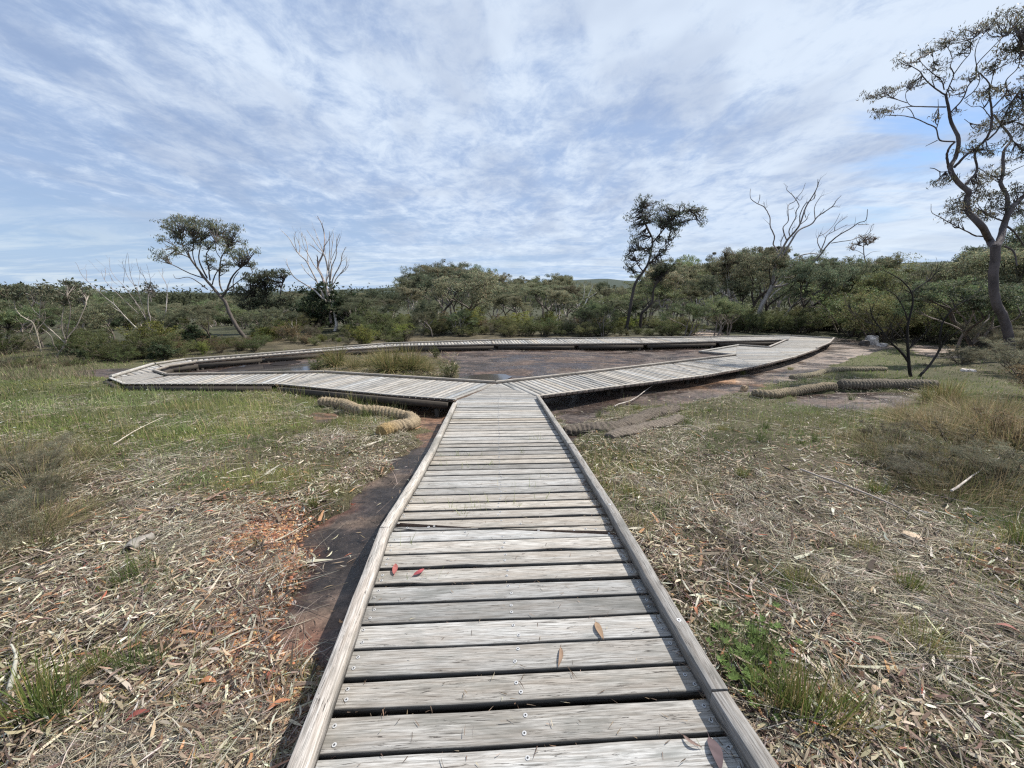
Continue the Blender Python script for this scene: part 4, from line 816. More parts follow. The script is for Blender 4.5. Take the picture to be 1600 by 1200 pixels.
hero('thicket of thin bare pale stems with one small leafy head, left of the leaning gum', 18, k8,
 [([(1300, 870), (1290, 760), (1280, 640), (1262, 560), (1265, 440), (1275, 380)], 8, 3, (.4, .37, .35)), ([(1190, 750), (1060, 620), (980, 530), (895, 460)], 7, 5, (.6, .57, .52)), ([(895, 460), (830, 400), (740, 320), (690, 260), (660, 190), (640, 160)], 3, 1), ([(1380, 670), (1412, 590), (1420, 480), (1422, 370), (1390, 300), (1350, 230)], 6, 1.2, (.5, .47, .45)), ([(1290, 800), (1180, 430), (1150, 370), (1085, 280), (1065, 200), (1085, 80)], 3.5, 1), ([(1150, 370), (1110, 260), (1090, 90)], 2.5, 1), ([(1200, 560), (1050, 360), (990, 300), (940, 220), (935, 120)], 3, 1), ([(1180, 600), (970, 400), (890, 310), (860, 230)], 3, 1), ([(1000, 350), (960, 320), (930, 250)], 2, 1), ([(1050, 340), (1060, 240), (1040, 150)], 2, 1), ([(1290, 500), (1240, 310), (1190, 240), (1160, 130)], 3, 1), ([(1290, 480), (1285, 330), (1250, 180)], 2.5, 1), ([(1170, 400), (1185, 320), (1200, 200)], 2, 1), ([(1410, 330), (1385, 280), (1385, 210)], 2, 1), ([(890, 310), (900, 250), (895, 210)], 2, 1), ([(740, 320), (735, 230)], 1.8, 1), ([(1060, 620), (1060, 660)], 5, 3, (.55, .5, .45)), ([(1290, 780), (1240, 640), (1150, 500)], 4, 2)],
 [(1280, 360, 50, 30), (1300, 420, 40, 30), (1240, 400, 30, 22)], (0.33, 0.29, 0.28), (0.085, 0.09, 0.06), (0.15, 0.035), 0.6, 5.454, name='dead_tree', fine=2.5)
ks = cpx(1280, 420, 5.0)
hero('bare black-stemmed shrub rising behind the dark coir log', 11.2, ks,
 [([(712, 850), (705, 780), (698, 700), (692, 580), (688, 480), (700, 400), (730, 280), (722, 185), (650, 95), (560, 40), (500, 10)], 17.55, 2.6), ([(700, 730), (640, 650), (575, 590), (525, 535), (465, 450), (410, 360), (395, 270)], 13.5, 2.6), ([(465, 450), (400, 425), (350, 410)], 5.4, 1.95), ([(400, 350), (280, 350), (235, 290), (232, 230)], 4.05, 1.3), ([(575, 600), (520, 570), (440, 525), (360, 500)], 5.4, 1.95), ([(692, 590), (620, 520), (560, 470), (480, 458)], 6.75, 2.6), ([(697, 625), (722, 600), (738, 555)], 10.8, 7.8), ([(690, 400), (660, 310), (600, 210), (530, 160), (510, 100)], 6.75, 1.95), ([(728, 180), (810, 120), (880, 70), (945, -10), (990, -60)], 6.75, 1.95), ([(720, 190), (680, 170), (640, 155)], 5.4, 1.95),
  ([(775, 855), (800, 820), (860, 755), (940, 630), (945, 530), (970, 410), (1060, 300), (1140, 250), (1205, 212)], 16.2, 2.6), ([(945, 615), (990, 560), (1040, 520), (1085, 508)], 8.1, 3.9), ([(1060, 295), (1040, 250), (1020, 220)], 5.4, 2.6), ([(970, 400), (930, 330), (880, 280), (820, 250)], 4.725, 1.56), ([(722, 610), (820, 510), (880, 460), (940, 430)], 5.4, 1.95), ([(690, 560), (640, 480), (600, 400)], 5.4, 1.95), ([(610, 600), (580, 540), (560, 500)], 4.05, 1.56), ([(860, 755), (830, 750)], 5.4, 2.6), ([(1205, 212), (1260, 160), (1300, 100)], 2.7, 1.3), ([(700, 420), (640, 430)], 3.375, 1.3)],
 [], (0.028, 0.024, 0.022), (0, 0, 0), sc=5.0, name='bare_shrub', cat='shrub', fine=9, bumpy=0.10)
hero('thin lone bronze gum above the treeline right of the dead tree', 38, k4, [([(1025, 830), (1020, 730), (1000, 640), (998, 560), (1005, 510)], 6, 2.5), ([(1000, 640), (950, 610), (900, 600)], 2.5, 1.5), ([(1002, 660), (1060, 620), (1130, 610)], 2.5, 1.2), ([(998, 580), (950, 550)], 2.5, 1.5), ([(1000, 570), (1060, 540), (1090, 510)], 2.5, 1.2)], [(1000, 500, 50, 20), (925, 555, 35, 18), (885, 595, 25, 18), (1045, 505, 40, 20), (1030, 540, 40, 15), (1090, 515, 18, 12)], (0.2, 0.17, 0.16), (0.20, 0.165, 0.11), (0.2, 0.045), 0.2, 5.0)
kf = cpx(600, 390, 4.444)
hero('small white leafless tree standing against the forest, centre right', 30, kf, [([(1370, 530), (1362, 470), (1370, 430), (1400, 370), (1420, 320), (1450, 250)], 8, 2), ([(1360, 460), (1345, 400), (1385, 340), (1390, 240)], 5, 1.5), ([(1395, 410), (1440, 390), (1500, 385), (1528, 365)], 4, 2), ([(1415, 340), (1475, 300)], 3, 1.5), ([(1345, 390), (1330, 370)], 3, 1.5), ([(1480, 385), (1495, 360)], 2.5, 1.5)], [], (0.66, 0.63, 0.58), (0, 0, 0), sc=4.444, name='dead_tree', fine=1)
print('heroes done')
# ------------------------------------------------------------------ forest of individual trees
kinds = [('pale', 'olive', 'tree'), ('grey', 'olive', 'mallee'), ('dark', 'deep', 'tree'), ('pale', 'brown', 'tree'), ('grey', 'green', 'mallee'), ('pale', 'deep', 'mallee'), ('grey', 'brown', 'tree'), ('dark', 'olive', 'mallee')]
protos = [proto_tree(k, 100+i) for i, k in enumerate(kinds)]; used = [False]*len(protos)
SKY = [(-300, 440), (0, 449), (100, 446), (180, 462), (280, 470), (330, 465), (400, 462), (480, 455), (540, 460), (600, 455), (640, 438), (665, 420), (700, 408), (740, 408), (768, 418), (785, 436), (860, 432), (895, 424), (925, 436), (980, 440), (1030, 405), (1060, 398), (1100, 402), (1135, 420), (1160, 392), (1195, 385), (1230, 402), (1260, 405), (1300, 398), (1320, 408), (1370, 420), (1400, 408), (1450, 422), (1500, 412), (1530, 395), (1560, 385), (1600, 380), (1700, 340), (1950, 240)]
skx, skv = zip(*SKY)
# standing trees that stay in clear view: u range, distance ahead, lowest row kept open
KEEP = [(340, 396, 21.4, 523), (503, 534, 25.6, 520), (1180, 1225, 27.8, 484), (68, 118, 14.4, 560), (968, 1004, 25.8, 505), (1545, 1590, 13.9, 530), (1400, 1450, 11.0, 590)]
def hides(u, y, vtop, half=0): return any(a-half < u < b+half and y < d and vtop < v for a, b, d, v in KEEP)
def place(pr, x, y, topz, label, group, wfac=1.0):
    if hides(float(proj(x, y, 0)[0]), y, 0, 14): return None
    o, ptop = pr; z = float(zg(x, y)); h = max(topz-z, 1.5); s = h/ptop; sx = s*wfac*rng.uniform(0.9, 1.15)
    return copy_tree(o, (x, y, z-0.05), rng.uniform(0, 6.28), (sx, sx, s), label, group)
cr = {'olive': 'olive green', 'green': 'fresh green', 'brown': 'brownish', 'deep': 'dark green'}
LM = [(-20, 'outside the left edge of the view'), (55, 'at the far left'), (125, 'around the grey many-limbed gum'), (200, 'between the grey gum and the bare stems'), (260, 'around the thin bare stems'), (335, 'left of the leaning gum'), (400, 'around the foot of the leaning gum'), (460, 'near the small dark-limbed gum'), (500, 'just left of the white dead tree'), (560, 'around the white dead tree'), (610, 'just right of the white dead tree'), (655, 'left of the tall skyline gums'), (700, 'below the left of the tall skyline gums'), (770, 'below the right of the tall skyline gums'), (830, 'in the middle of the view'), (890, 'left of the small white leafless tree'), (940, 'around the small white leafless tree'), (1010, 'around the slender gum'), (1080, 'right of the slender gum'), (1140, 'by the bare rock patch behind the deck'), (1190, 'left of the big dead tree'), (1255, 'around the big dead tree trunk'), (1330, 'under the dead tree limb'), (1400, 'near the pale boulder'), (1475, 'behind the bare black shrub'), (1545, 'left of the tall right gum trunk'), (1620, 'around the tall right gum trunk'), (9999, 'outside the right edge of the view')]
def landmark(u): return next(t for a, t in LM if u < a)
def tree_label(k, u, row):
    return {'pale': 'pale-stemmed', 'grey': 'grey-stemmed', 'dark': 'dark-stemmed'}[k[0]]+' gum, '+cr[k[1]]+' crown, '+['front row', 'second row', 'third row', 'far row', 'low'][row]+' '+landmark(u)
nt_ = 0
cells = []
for row, (y0, y1, n) in enumerate([(27, 34, 52), (34, 46, 66), (46, 65, 66), (65, 105, 70), (28, 48, 44)]):
    for i in range(n): cells.append((-280+(i+rng.uniform(0.1, 0.9))*2150/n, rng.uniform(y0, y1), row))
for u, y, row in cells:
    vt = np.interp(u, skx, skv); vt = vt+(rng.uniform(-3, 22) if row < 2 else rng.uniform(-4, 10)); yy = y
    if u > 1490 and row == 0: yy = rng.uniform(16, 24)
    if row == 0 and rng.random() < 0.45: vt += rng.uniform(10, 35)
    if row == 4: vt = rng.uniform(468, 488)
    if 215 < u < 330 and vt < 466: vt = 468+rng.uniform(0, 10)
    p = at(u, vt, yy); ki = rng.integers(0, len(protos)) if u < 1490 else int(rng.choice([2, 7, 2, 4])); ki = int(rng.choice([1, 4, 5, 7])) if row == 4 else ki; k = kinds[ki]; h = p[2]-float(zg(p[0], yy))
    place(protos[ki], p[0], yy, p[2], tree_label(k, u, row), 'gum trees of the forest behind the boardwalk', np.clip(6.0/max(h, 3), 0.8, 1.3)); nt_ += 1
for i in range(34):
    u = rng.uniform(-260, 340); y = rng.uniform(24, 60); vt = rng.uniform(452, 486) if u < 200 else rng.uniform(468, 490); p = at(u, vt, y); ki = int(rng.choice([1, 4, 5, 7, 0])); place(protos[ki], p[0], y, p[2], tree_label(kinds[ki], u, 4), 'gum trees of the forest behind the boardwalk', 1.2)
# named skyline trees
for u, vt, y, ki, lab in [(668, 420, 44, 0, 'open-crowned gum at the left of the tall group on the skyline'), (705, 405, 42, 1, 'tallest open-crowned gum on the central skyline'), (752, 410, 43, 4, 'upright gum at the right of the tall group on the skyline'), (895, 424, 48, 3, 'domed gum on the skyline left of the slender gum'), (1060, 397, 36, 1, 'broad gum just right of the slender gum trunk'), (1165, 385, 34, 3, 'bronze-crowned gum left of the dead tree trunk'), (1200, 380, 35, 6, 'bronze-crowned gum showing behind the dead tree'), (1300, 400, 30, 2, 'dark bushy gum under the dead tree right limb'), (1262, 405, 27, 2, 'dark low gum immediately right of the dead tree trunk'), (1393, 395, 38, 0, 'small lone gum above the treeline near the right'), (1515, 400, 24, 1, 'leafy gum left of the tall right tree trunk')]:
    p = at(u, vt, y); place(protos[ki], p[0], y, p[2], lab, 'gum trees standing out on the skyline', 0.62 if u == 1347 else 0.85)
for i in range(46):
    u = rng.uniform(-60, 620) if i < 30 else rng.uniform(620, 1330); v = rng.uniform(527, 545)-(u > 420)*12-(u > 620)*4; ki = int(rng.choice([1, 4, 5, 7])); p = hit(u, v); hm = rng.uniform(1.3, 2.6)
    k = kinds[ki]; place(protos[ki], p[0], p[1], p[2]+hm, 'young '+{'pale': 'pale-stemmed', 'grey': 'grey-stemmed', 'dark': 'dark-stemmed'}[k[0]]+' '+cr[k[1]]+' gum among the bushes '+landmark(u), 'young gums standing in the shrub belt', rng.uniform(.8, 1.15))
# ------------------------------------------------------------------ shrubs
skinds = ['heath', 'lime', 'dark', 'wattle', 'brown', 'grey', 'heath', 'wattle']
sh = [proto_shrub(k, 300+i) for i, k in enumerate(skinds)]
sdesc = {'heath': 'fine-leaved green heath shrub', 'lime': 'bright yellow-green shrub', 'dark': 'dark broad-leaved shrub', 'wattle': 'feathery olive wattle bush', 'brown': 'rust brown dry shrub', 'grey': 'grey-green wiry bush'}
def sreg(u, v):
    if v > 600: return 'at the right edge of the clearing' if u > 1000 else 'at the left edge of the clearing'
    return ('nearest the deck ' if v > 530 else 'behind the first bushes ' if v > 518 else 'farther back ')+landmark(u)
def shrub(u, v, hpx, ki, w=1.0, label=None):
    p = hit(u, v); d = p[1]*cp+0.4; hpx = hpx*(0.45 if hides(u, p[1], v-hpx, hpx*.45*w) else 1)
    if hides(u, p[1], v-hpx, hpx*.35*w): return None
    h = hpx*d/F; k = skinds[ki]; s = h/1.15
    return copy_tree(sh[ki], tuple(p-[0, 0, 0.05]), rng.uniform(0, 6.28), (s*w, s*w, s), label or sdesc[k]+' '+sreg(u, v), 'shrubs around the clearing')
bands = [(-200, 330, 506, 522, 34, 14, 36, [0, 2, 6, 3, 5]), (330, 640, 508, 516, 16, 14, 30, [0, 2, 6]), # u0,u1, base v range at both ends, count, height px range, kinds
 (-150, 130, 566, 578, 22, 10, 20, [4, 5, 4, 0]), (-150, 60, 545, 556, 12, 22, 40, [0, 3, 6, 5]), (100, 150, 545, 556, 5, 22, 40, [0, 6]), (120, 260, 553, 566, 11, 18, 48, [0, 6, 2, 3, 5]), (230, 420, 545, 556, 17, 18, 46, [0, 1, 6, 4]), (220, 430, 535, 543, 18, 24, 60, [0, 1, 3, 2, 5]),
 (330, 640, 526, 538, 30, 9, 26, [0, 6, 1, 5]), (400, 640, 530, 540, 18, 12, 34, [0, 6, 1, 4, 5]), (400, 640, 520, 528, 20, 18, 46, [0, 6, 1, 7]), (630, 1090, 521, 526, 44, 11, 30, [0, 6, 3, 7, 5]), (620, 1090, 512, 519, 36, 20, 36, [0, 6, 1, 3, 4]),
 (1125, 1310, 515, 521, 26, 24, 40, [0, 3, 6, 7]), (1125, 1330, 508, 513, 20, 22, 40, [3, 7, 0]), (1320, 1620, 522, 536, 22, 42, 88, [3, 7, 6, 0]), (1330, 1800, 508, 520, 22, 70, 120, [7, 3, 7, 6]), (1480, 1800, 540, 570, 13, 25, 55, [5, 3, 5, 4]), (1590, 1850, 580, 640, 8, 35, 70, [5, 4, 5])]
for u0, u1, v0, v1, n, h0, h1, ks_ in bands:
    for i in range(n):
        u = u0+(i+rng.random())*(u1-u0)/n; v = rng.uniform(v0, v1)
        if u0 == 230 or u0 == 220: v = v-(u-300)*0.07
        if 1085 < u < 1130 and v > 510: continue
        shrub(u, v, h0+(h1-h0)*rng.random()**1.5, ks_[rng.integers(len(ks_))], rng.uniform(0.9, 1.5))
shrub(496, 516, 74, 2, 0.9, 'dark rounded shrub wrapped around the foot of the white dead tree'); shrub(548, 516, 60, 2, 0.9, 'dark shrub on the right side of the white dead tree')
shrub(1440, 745, 55, 5, 2.4, 'wide grey wiry bush sprawling over the straw on the right'); shrub(1500, 705, 50, 4, 1.8, 'grey-brown bush behind the sprawling wiry bush'); shrub(1585, 760, 70, 5, 1.6, 'green and grey bush cut by the right edge'); shrub(1390, 690, 35, 5, 1.6, 'low grey bush left of the brown bush'); shrub(1560, 690, 60, 4, 1.5, 'rusty brown bush at the right edge')
shrub(40, 800, 55, 5, 1.9, 'grey wiry bush at the left edge above the leaf litter'); shrub(-30, 870, 75, 5, 1.6, 'tangled grey bush cut by the left edge'); shrub(70, 735, 50, 5, 1.5, 'low dull bush at the top of the left litter')
# ------------------------------------------------------------------ far wood and hills
def far_wood():
    mb = MB(); n = 5200; a = rng.uniform(-1.15, 1.15, n); r = 105+rng.random(n)**1.5*1100; x = r*np.sin(a); y = r*np.cos(a); z = zbase(x, y); k = 34
    vt = np.interp(800+F*np.tan(a), skx, np.minimum(skv, 462)); top = np.minimum(z+rng.uniform(6.5, 10.5, n), HC+(466-np.maximum(vt, 452))/F*y*1.0)
    top = np.maximum(top, z+3)
    s = 1.0+r/260
    C = np.stack([x, y, top-0.8*s], 1); C = np.repeat(C, k, 0)+rng.normal(0, 1, (n*k, 3))*np.repeat(np.stack([s*1.5, s*1.5, s*0.6], 1), k, 0)
    base = np.array([0.105, 0.12, 0.068])*(1+np.repeat(rng.normal(0, .22, (n, 1)), k, 0)); col = np.clip(base*(1+rng.normal(0, .2, (n*k, 1))), .015, 1)
    leaf_quads(mb, C, rng.normal(0, 1, (n*k, 3)), rng.normal(0, 1, (n*k, 3)), np.repeat(s*0.5, k), np.repeat(s*0.26, k), col)
    tag(mb.build('far_wood', LEAF), 'far green wood running to the horizon', 'wood', kind='stuff')
far_wood()
def hills():
    th = np.linspace(-1.25, 1.25, 240); rr = np.array([1500, 2000, 2600, 3300, 4100]); V = []; 
    for j, r in enumerate(rr):
        uu = 800+F*np.tan(th); prof = np.interp(uu, [-800, 0, 260, 400, 560, 800, 930, 1000, 1100, 1300, 1450, 1600, 2400], [458, 459, 458, 458, 452, 445, 437, 440, 436, 416, 412, 420, 430]); hgt = (462-prof)/F*r*np.cos(th)*1.0
        hh = hgt*[0.1, 0.55, 0.85, 1.0, 0.3][j]+(fbm(th*14, np.full(240, j*3.1), 4)-0.5)*r*0.006-12*(j == 0)
        V.append(np.stack([r*np.sin(th), r*np.cos(th), HC+hh-r*0.0], 1))
    V = np.concatenate(V); i = (np.arange(4)[:, None]*240+np.arange(239)[None, :]); mb = MB(); mb.add(V, np.stack([i, i+1, i+241, i+240], -1).reshape(-1, 4))
    tag(mb.build('hills', HILL, None, True), kind='structure')
hills()
print('forest done')
# ------------------------------------------------------------------ litter, straw, grass, gravel
def scatter(n, dmax, fn, x0=-13, x1=18, p=1.15, rockfloor=0.0):
    # ground points, denser near the eye; fn(u, v, x, y) -> keep probability
    out = []; got = 0
    while got < n:
        m = n*3; r = 0.9*(dmax/0.9)**(rng.random(m)**p); a = rng.uniform(-1.28, 1.28, m); x = r*np.sin(a)*1.0; y = r*np.cos(a)
        z = zg(x, y); u, v = proj(x, y, z); rk = bilin(RMb, x, y); lw, rw = walk_lr(y)
        inwalk = (x > lw-0.02) & (x < rw+0.02) & (y < 8.6)
        k = fn(u, v, x, y); k = k*(~inwalk)*(y > 0.3)
        # nothing under the loop deck, little on bare rock
        deck = ondeck(x, y); k = k*(~deck)
        keep = rng.random(m) < k*np.clip(1-rk*1.6, rockfloor, 1); out.append(np.stack([x, y, z], 1)[keep]); got += keep.sum()
        if keep.sum() < m*0.003: break
    return np.concatenate(out)[:n]
_dk = np.array([on(*p)[:2] for p in outer+[(1305, 529), (1278, 545.5), (1240, 558.5), (1178, 573.5), (1100, 587.5), (975, 603), (840, 620)]]); _di = np.array([on(*p)[:2] for p in inner+[(1203, 543.7), (1151.5, 540.3), (1091, 550.6), (1150, 556), (900, 586)]])
def ondeck(x, y):
    return poly_mask(x, y, _dk.tolist()) & ~poly_mask(x, y, _di.tolist())
BR = [(250, 950, 300, 160, 1.0), (520, 690, 90, 40, 0.6), (150, 830, 160, 80, .8), (560, 730, 80, 40, .8), (1250, 780, 200, 90, 0.5), (1000, 700, 80, 40, .7), (1080, 860, 80, 80, 0.6), (1300, 1150, 160, 60, .5), (1450, 980, 200, 150, .35)]
def leafy(u, v):
    g = 0.16
    for (a, b, c, d, e) in BR: g = g+e*np.exp(-(((u-a)/c)**2+((v-b)/d)**2))
    return np.clip(g, 0, 1)
def patch(x, y, s=1.3, lo=0.4, hi=0.58): return sm(lo, hi, fbm(x*s+3, y*s+8, 3))
def dep(P): return np.hypot(P[:, 0], P[:, 1])
def pal(n, cols, w_, var=0.18):
    c = np.array(cols)[rng.choice(len(cols), n, p=np.array(w_)/sum(w_))]; return np.clip(c*(1+rng.normal(0, var, (n, 1)))*(1+rng.normal(0, 0.05, (n, 3))), 0.01, 1)
# straw
P = scatter(86000, 15, lambda u, v, x, y: (0.05+0.95*patch(x, y, 0.9))*(0.2+0.8*patch(x+9, y, 3.1, .40, .58))*(1-0.35*green(u, v))*(1-0.8*gravel(u, v))); n = len(P); d = dep(P)
fld = 2.0*math.pi*fbm(P[:, 0]*0.6+2, P[:, 1]*0.6, 3)+0.6; a = fld+rng.normal(0, 0.75, n); el = rng.normal(0.10, 0.16, n)
D = np.stack([np.cos(a), np.sin(a), el], 1); P[:, 2] += np.abs(rng.normal(0.004, 0.018, n))
b = np.stack([rng.normal(0, .22, n), rng.normal(0, .22, n), -np.abs(el)*0.8-0.02], 1)
mb = MB(); ribbons(mb, P, D, rng.uniform(0.06, 0.26, n)*(0.75+0.05*d), (0.0014+0.0006*np.minimum(d, 9))*rng.uniform(.6, 1.4, n), pal(n, [(0.41, 0.355, 0.265), (0.28, 0.235, 0.17), (0.54, 0.49, 0.39), (0.16, 0.13, 0.095), (0.24, 0.22, 0.17)], [3, 3, 1.6, 3.4, 2.8]), b, 3)
tag(mb.build('straw', LITTER), 'dry bleached straw and fallen grass matted over the ground', 'straw', kind='stuff')
# leaf litter
def gum_leaves(P, L0, L1, cols, ws, lay=0.4):
    n = len(P); a = rng.uniform(0, 6.28, n); Dv = np.stack([np.cos(a), np.sin(a), rng.normal(0, lay*0.6, n)], 1); Dv = norm(Dv); W = np.stack([-np.sin(a), np.cos(a), rng.normal(0, lay, n)], 1); W = norm(W-Dv*np.sum(W*Dv, 1, keepdims=True)); Nn = np.cross(Dv, W); ln = rng.uniform(L0, L1, n)[:, None]; wd = ln*rng.uniform(0.09, 0.19, n)[:, None]; cv = rng.normal(0, 0.16, n)[:, None]; up = rng.normal(0.0, 0.10, n)[:, None]
    ts = [0, .28, .6, 1.0]; ws_ = [0.0, 0.85, 0.8, 0.0]; rows = []
    for t, q in zip(ts, ws_):
        c = P+Dv*ln*(t-.5)+W*ln*cv*(t-.5)**2*2+Nn*ln*up*(t-.5)**2*3
        rows += [c] if q == 0 else [c-W*wd*q*.5+Nn*wd*.12, c+W*wd*q*.5+Nn*wd*.12]
    V = np.stack(rows, 1).reshape(-1, 3); i = np.arange(n)[:, None]*6; col = pal(n, cols, ws)
    mb = MB(); mb.add(V, np.hstack([i+1, i+2, i+4, i+3]), np.repeat(col, 6, 0)); k0 = mb.k-n*6
    mb.f.append(np.hstack([i, i+2, i+1]).ravel()); mb.n.append(np.full(n, 3)); mb.m.append(np.zeros(n)); mb.f.append(np.hstack([i+3, i+4, i+5]).ravel()); mb.n.append(np.full(n, 3)); mb.m.append(np.zeros(n))
    return mb
P = scatter(38000, 11, lambda u, v, x, y: leafy(u, v)*(0.12+0.88*patch(x, y, 1.9, .38, .56))*(1-0.85*gravel(u, v)), rockfloor=0.035); P[:, 2] += np.abs(rng.normal(0.008, 0.022, len(P))); d = dep(P)
tag(gum_leaves(P, 0.025, 0.095, [(0.48, 0.43, 0.32), (0.38, 0.32, 0.22), (0.60, 0.56, 0.45), (0.32, 0.25, 0.17), (0.42, 0.22, 0.11), (0.15, 0.10, 0.075), (0.30, 0.10, 0.06)], [2.3, 3, 1.5, 3.4, 0.35, 3.4, .15]).build('leaf_litter', LITTER), 'fallen gum leaves, pale grey and tan with a few orange ones', 'leaf litter', kind='stuff')
P = scatter(1700, 5, lambda u, v, x, y: np.clip(gravel(u, v)+0.02, 0, 1)); P[:, 2] += rng.uniform(0.004, 0.02, len(P))
tag(gum_leaves(P, 0.03, 0.08, [(0.30, 0.17, 0.10), (0.19, 0.11, 0.07), (0.5, 0.33, 0.2), (0.14, 0.09, 0.07), (0.5, 0.46, .38)], [3, 2, 2, 3, 2]).build('rusty_leaves', LITTER), 'orange and rust fallen leaves among the gravel left of the walk', 'leaf litter', kind='stuff')
# bark flakes and twigs
P = scatter(11000, 9, lambda u, v, x, y: 0.25+0.6*leafy(u, v), rockfloor=0.05); n = len(P); a = rng.uniform(0, 6.28, n); P[:, 2] += rng.uniform(0.004, 0.03, n); mb = MB()
ribbons(mb, P, np.stack([np.cos(a), np.sin(a), rng.normal(0, .08, n)], 1), rng.uniform(0.08, 0.4, n), 0.004*rng.uniform(.6, 1.5, n), pal(n, [(0.10, 0.075, 0.06), (0.20, 0.16, 0.13), (0.32, 0.28, 0.24)], [3, 3, 1.5]), rng.normal(0, .18, (n, 3))*[1, 1, 0.1], 3)
tag(mb.build('twig_litter', LITTER), 'thin dark dead twigs scattered through the litter', 'twigs', kind='stuff')
# strips of shed bark
P = scatter(3800, 8, lambda u, v, x, y: 0.2+0.7*leafy(u, v)); n = len(P); a = rng.uniform(0, 6.28, n); P[:, 2] += rng.uniform(0.006, 0.03, n); mb = MB()
ribbons(mb, P, np.stack([np.cos(a), np.sin(a), rng.normal(0, .06, n)], 1), rng.uniform(0.05, 0.26, n), rng.uniform(.006, .012, n)*(1+rng.random(n)**3*2.2*sm(1.2, 3.0, dep(P))), pal(n, [(0.11, 0.08, 0.06), (0.24, 0.18, 0.13), (0.50, 0.45, 0.36), (0.33, 0.19, 0.11), (.055, .042, .034)], [2.5, 2.5, 3, 1, 2.5]), rng.normal(0, .2, (n, 3))*[1, 1, 0.15], 4)
tag(mb.build('bark_litter', LITTER), 'strips of shed bark, dark brown to pale, lying in the litter', 'bark', kind='stuff')
# gravel
def gravel_mesh():
    P = scatter(30000, 5.5, lambda u, v, x, y: np.clip(gravel(u, v)*1.2, 0, 1)+0.01); n = len(P); g = np.array([[1, 0, 0], [-1, 0, 0], [0, 1, 0], [0, -1, 0], [0, 0, 1], [0, 0, -1], [.7, .7, .2], [-.7, .6, -.1], [.6, -.7, .1], [-.7, -.7, .1]])
    base = np.array([[1, 0, 0], [.5, .87, 0], [-.5, .87, 0], [-1, 0, 0], [-.5, -.87, 0], [.5, -.87, 0], [.6, .1, .62], [-.25, .5, .62], [-.3, -.55, .62]])
    fc = np.array([[0, 1, 6], [1, 2, 7], [2, 3, 7], [3, 4, 8], [4, 5, 8], [5, 0, 6], [1, 7, 6], [3, 8, 7], [5, 6, 8], [6, 7, 8]])
    s = (0.0035+0.011*rng.random(n)**2)[:, None, None]*rng.uniform(.7, 1.3, (n, 1, 3)); an = rng.uniform(0, 6.28, n); c_, s_ = np.cos(an), np.sin(an); V = base[None]*rng.uniform(.8, 1.2, (n, 9, 1))
    V = np.stack([V[..., 0]*c_[:, None]-V[..., 1]*s_[:, None], V[..., 0]*s_[:, None]+V[..., 1]*c_[:, None], V[..., 2]], -1)*s+P[:, None, :]+np.array([0, 0, .004])
    mb = MB(); mb.add(V.reshape(-1, 3), (np.arange(n)[:, None, None]*9+fc[None]).reshape(-1, 3), np.repeat(pal(n, [(0.31, 0.14, 0.07), (0.20, 0.09, 0.055), (0.42, 0.25, 0.12), (0.10, 0.06, 0.045), (0.4, 0.34, 0.27)], [3, 3, 2, 2, 1]), 9, 0)); return mb
tag(gravel_mesh().build('gravel', PEB, None, True), 'rust orange ironstone gravel spread left of the walk', 'gravel', kind='stuff')
# green grass
def blades(n, fn, dmax, h0, h1, w_, cols, ws, name, label, bend=0.35, spread=0.35):
    P = scatter(n, dmax, fn); n = len(P); d = dep(P); a = rng.uniform(0, 6.28, n); s = np.abs(rng.normal(0, spread, n)); P[:, 2] -= 0.01; mb = MB(); c = pal(n, cols, ws); q_ = fbm(P[:, 0]*0.9+4, P[:, 1]*1.3, 3)[:, None]; c = c*(0.85+0.6*sm(.35, .65, q_))*np.where(fbm(P[:, 0]*0.5, P[:, 1]*0.8+7, 3)[:, None] > .5, np.array([[1.15, 1.05, 0.95]]), np.array([[0.9, 1.0, 0.95]]))
    ribbons(mb, P, np.stack([np.cos(a)*s, np.sin(a)*s, np.ones(n)], 1), rng.uniform(h0, h1, n)*np.clip(0.35+0.11*d, 0.4, 1), w_*(0.7+0.16*d)*rng.uniform(.7, 1.3, n), c, np.stack([np.cos(a), np.sin(a), -0.6+0*a], 1)*rng.uniform(0, bend, n)[:, None], 3, c*1.15)
    return tag(mb.build(name, GRASS), label, 'grass', kind='stuff')
G = [(0.15, 0.20, 0.06), (0.17, 0.195, 0.075), (0.09, 0.13, 0.04), (0.30, 0.28, 0.14), (0.22, 0.26, 0.09)]
blades(130000, lambda u, v, x, y: np.clip(green(u, v)-0.12, 0, 1)*(0.25+0.75*patch(x, y, 1.6, .36, .55)), 17, 0.03, 0.105, 0.0019, G, [4, 3.5, 2, 1.6, 2.5], 'meadow_grass', 'short green and straw-tipped grass of the clearing')
blades(4500, lambda u, v, x, y: np.clip(green(u, v)-0.3, 0, 1)*patch(x, y, 2.2, .45, .6), 15, 0.2, 0.42, 0.0017, [(0.20, 0.23, 0.09), (0.38, 0.33, 0.2)], [2, 1.5], 'tall_grass', 'taller thin seeding grass stems', 0.2, 0.15)
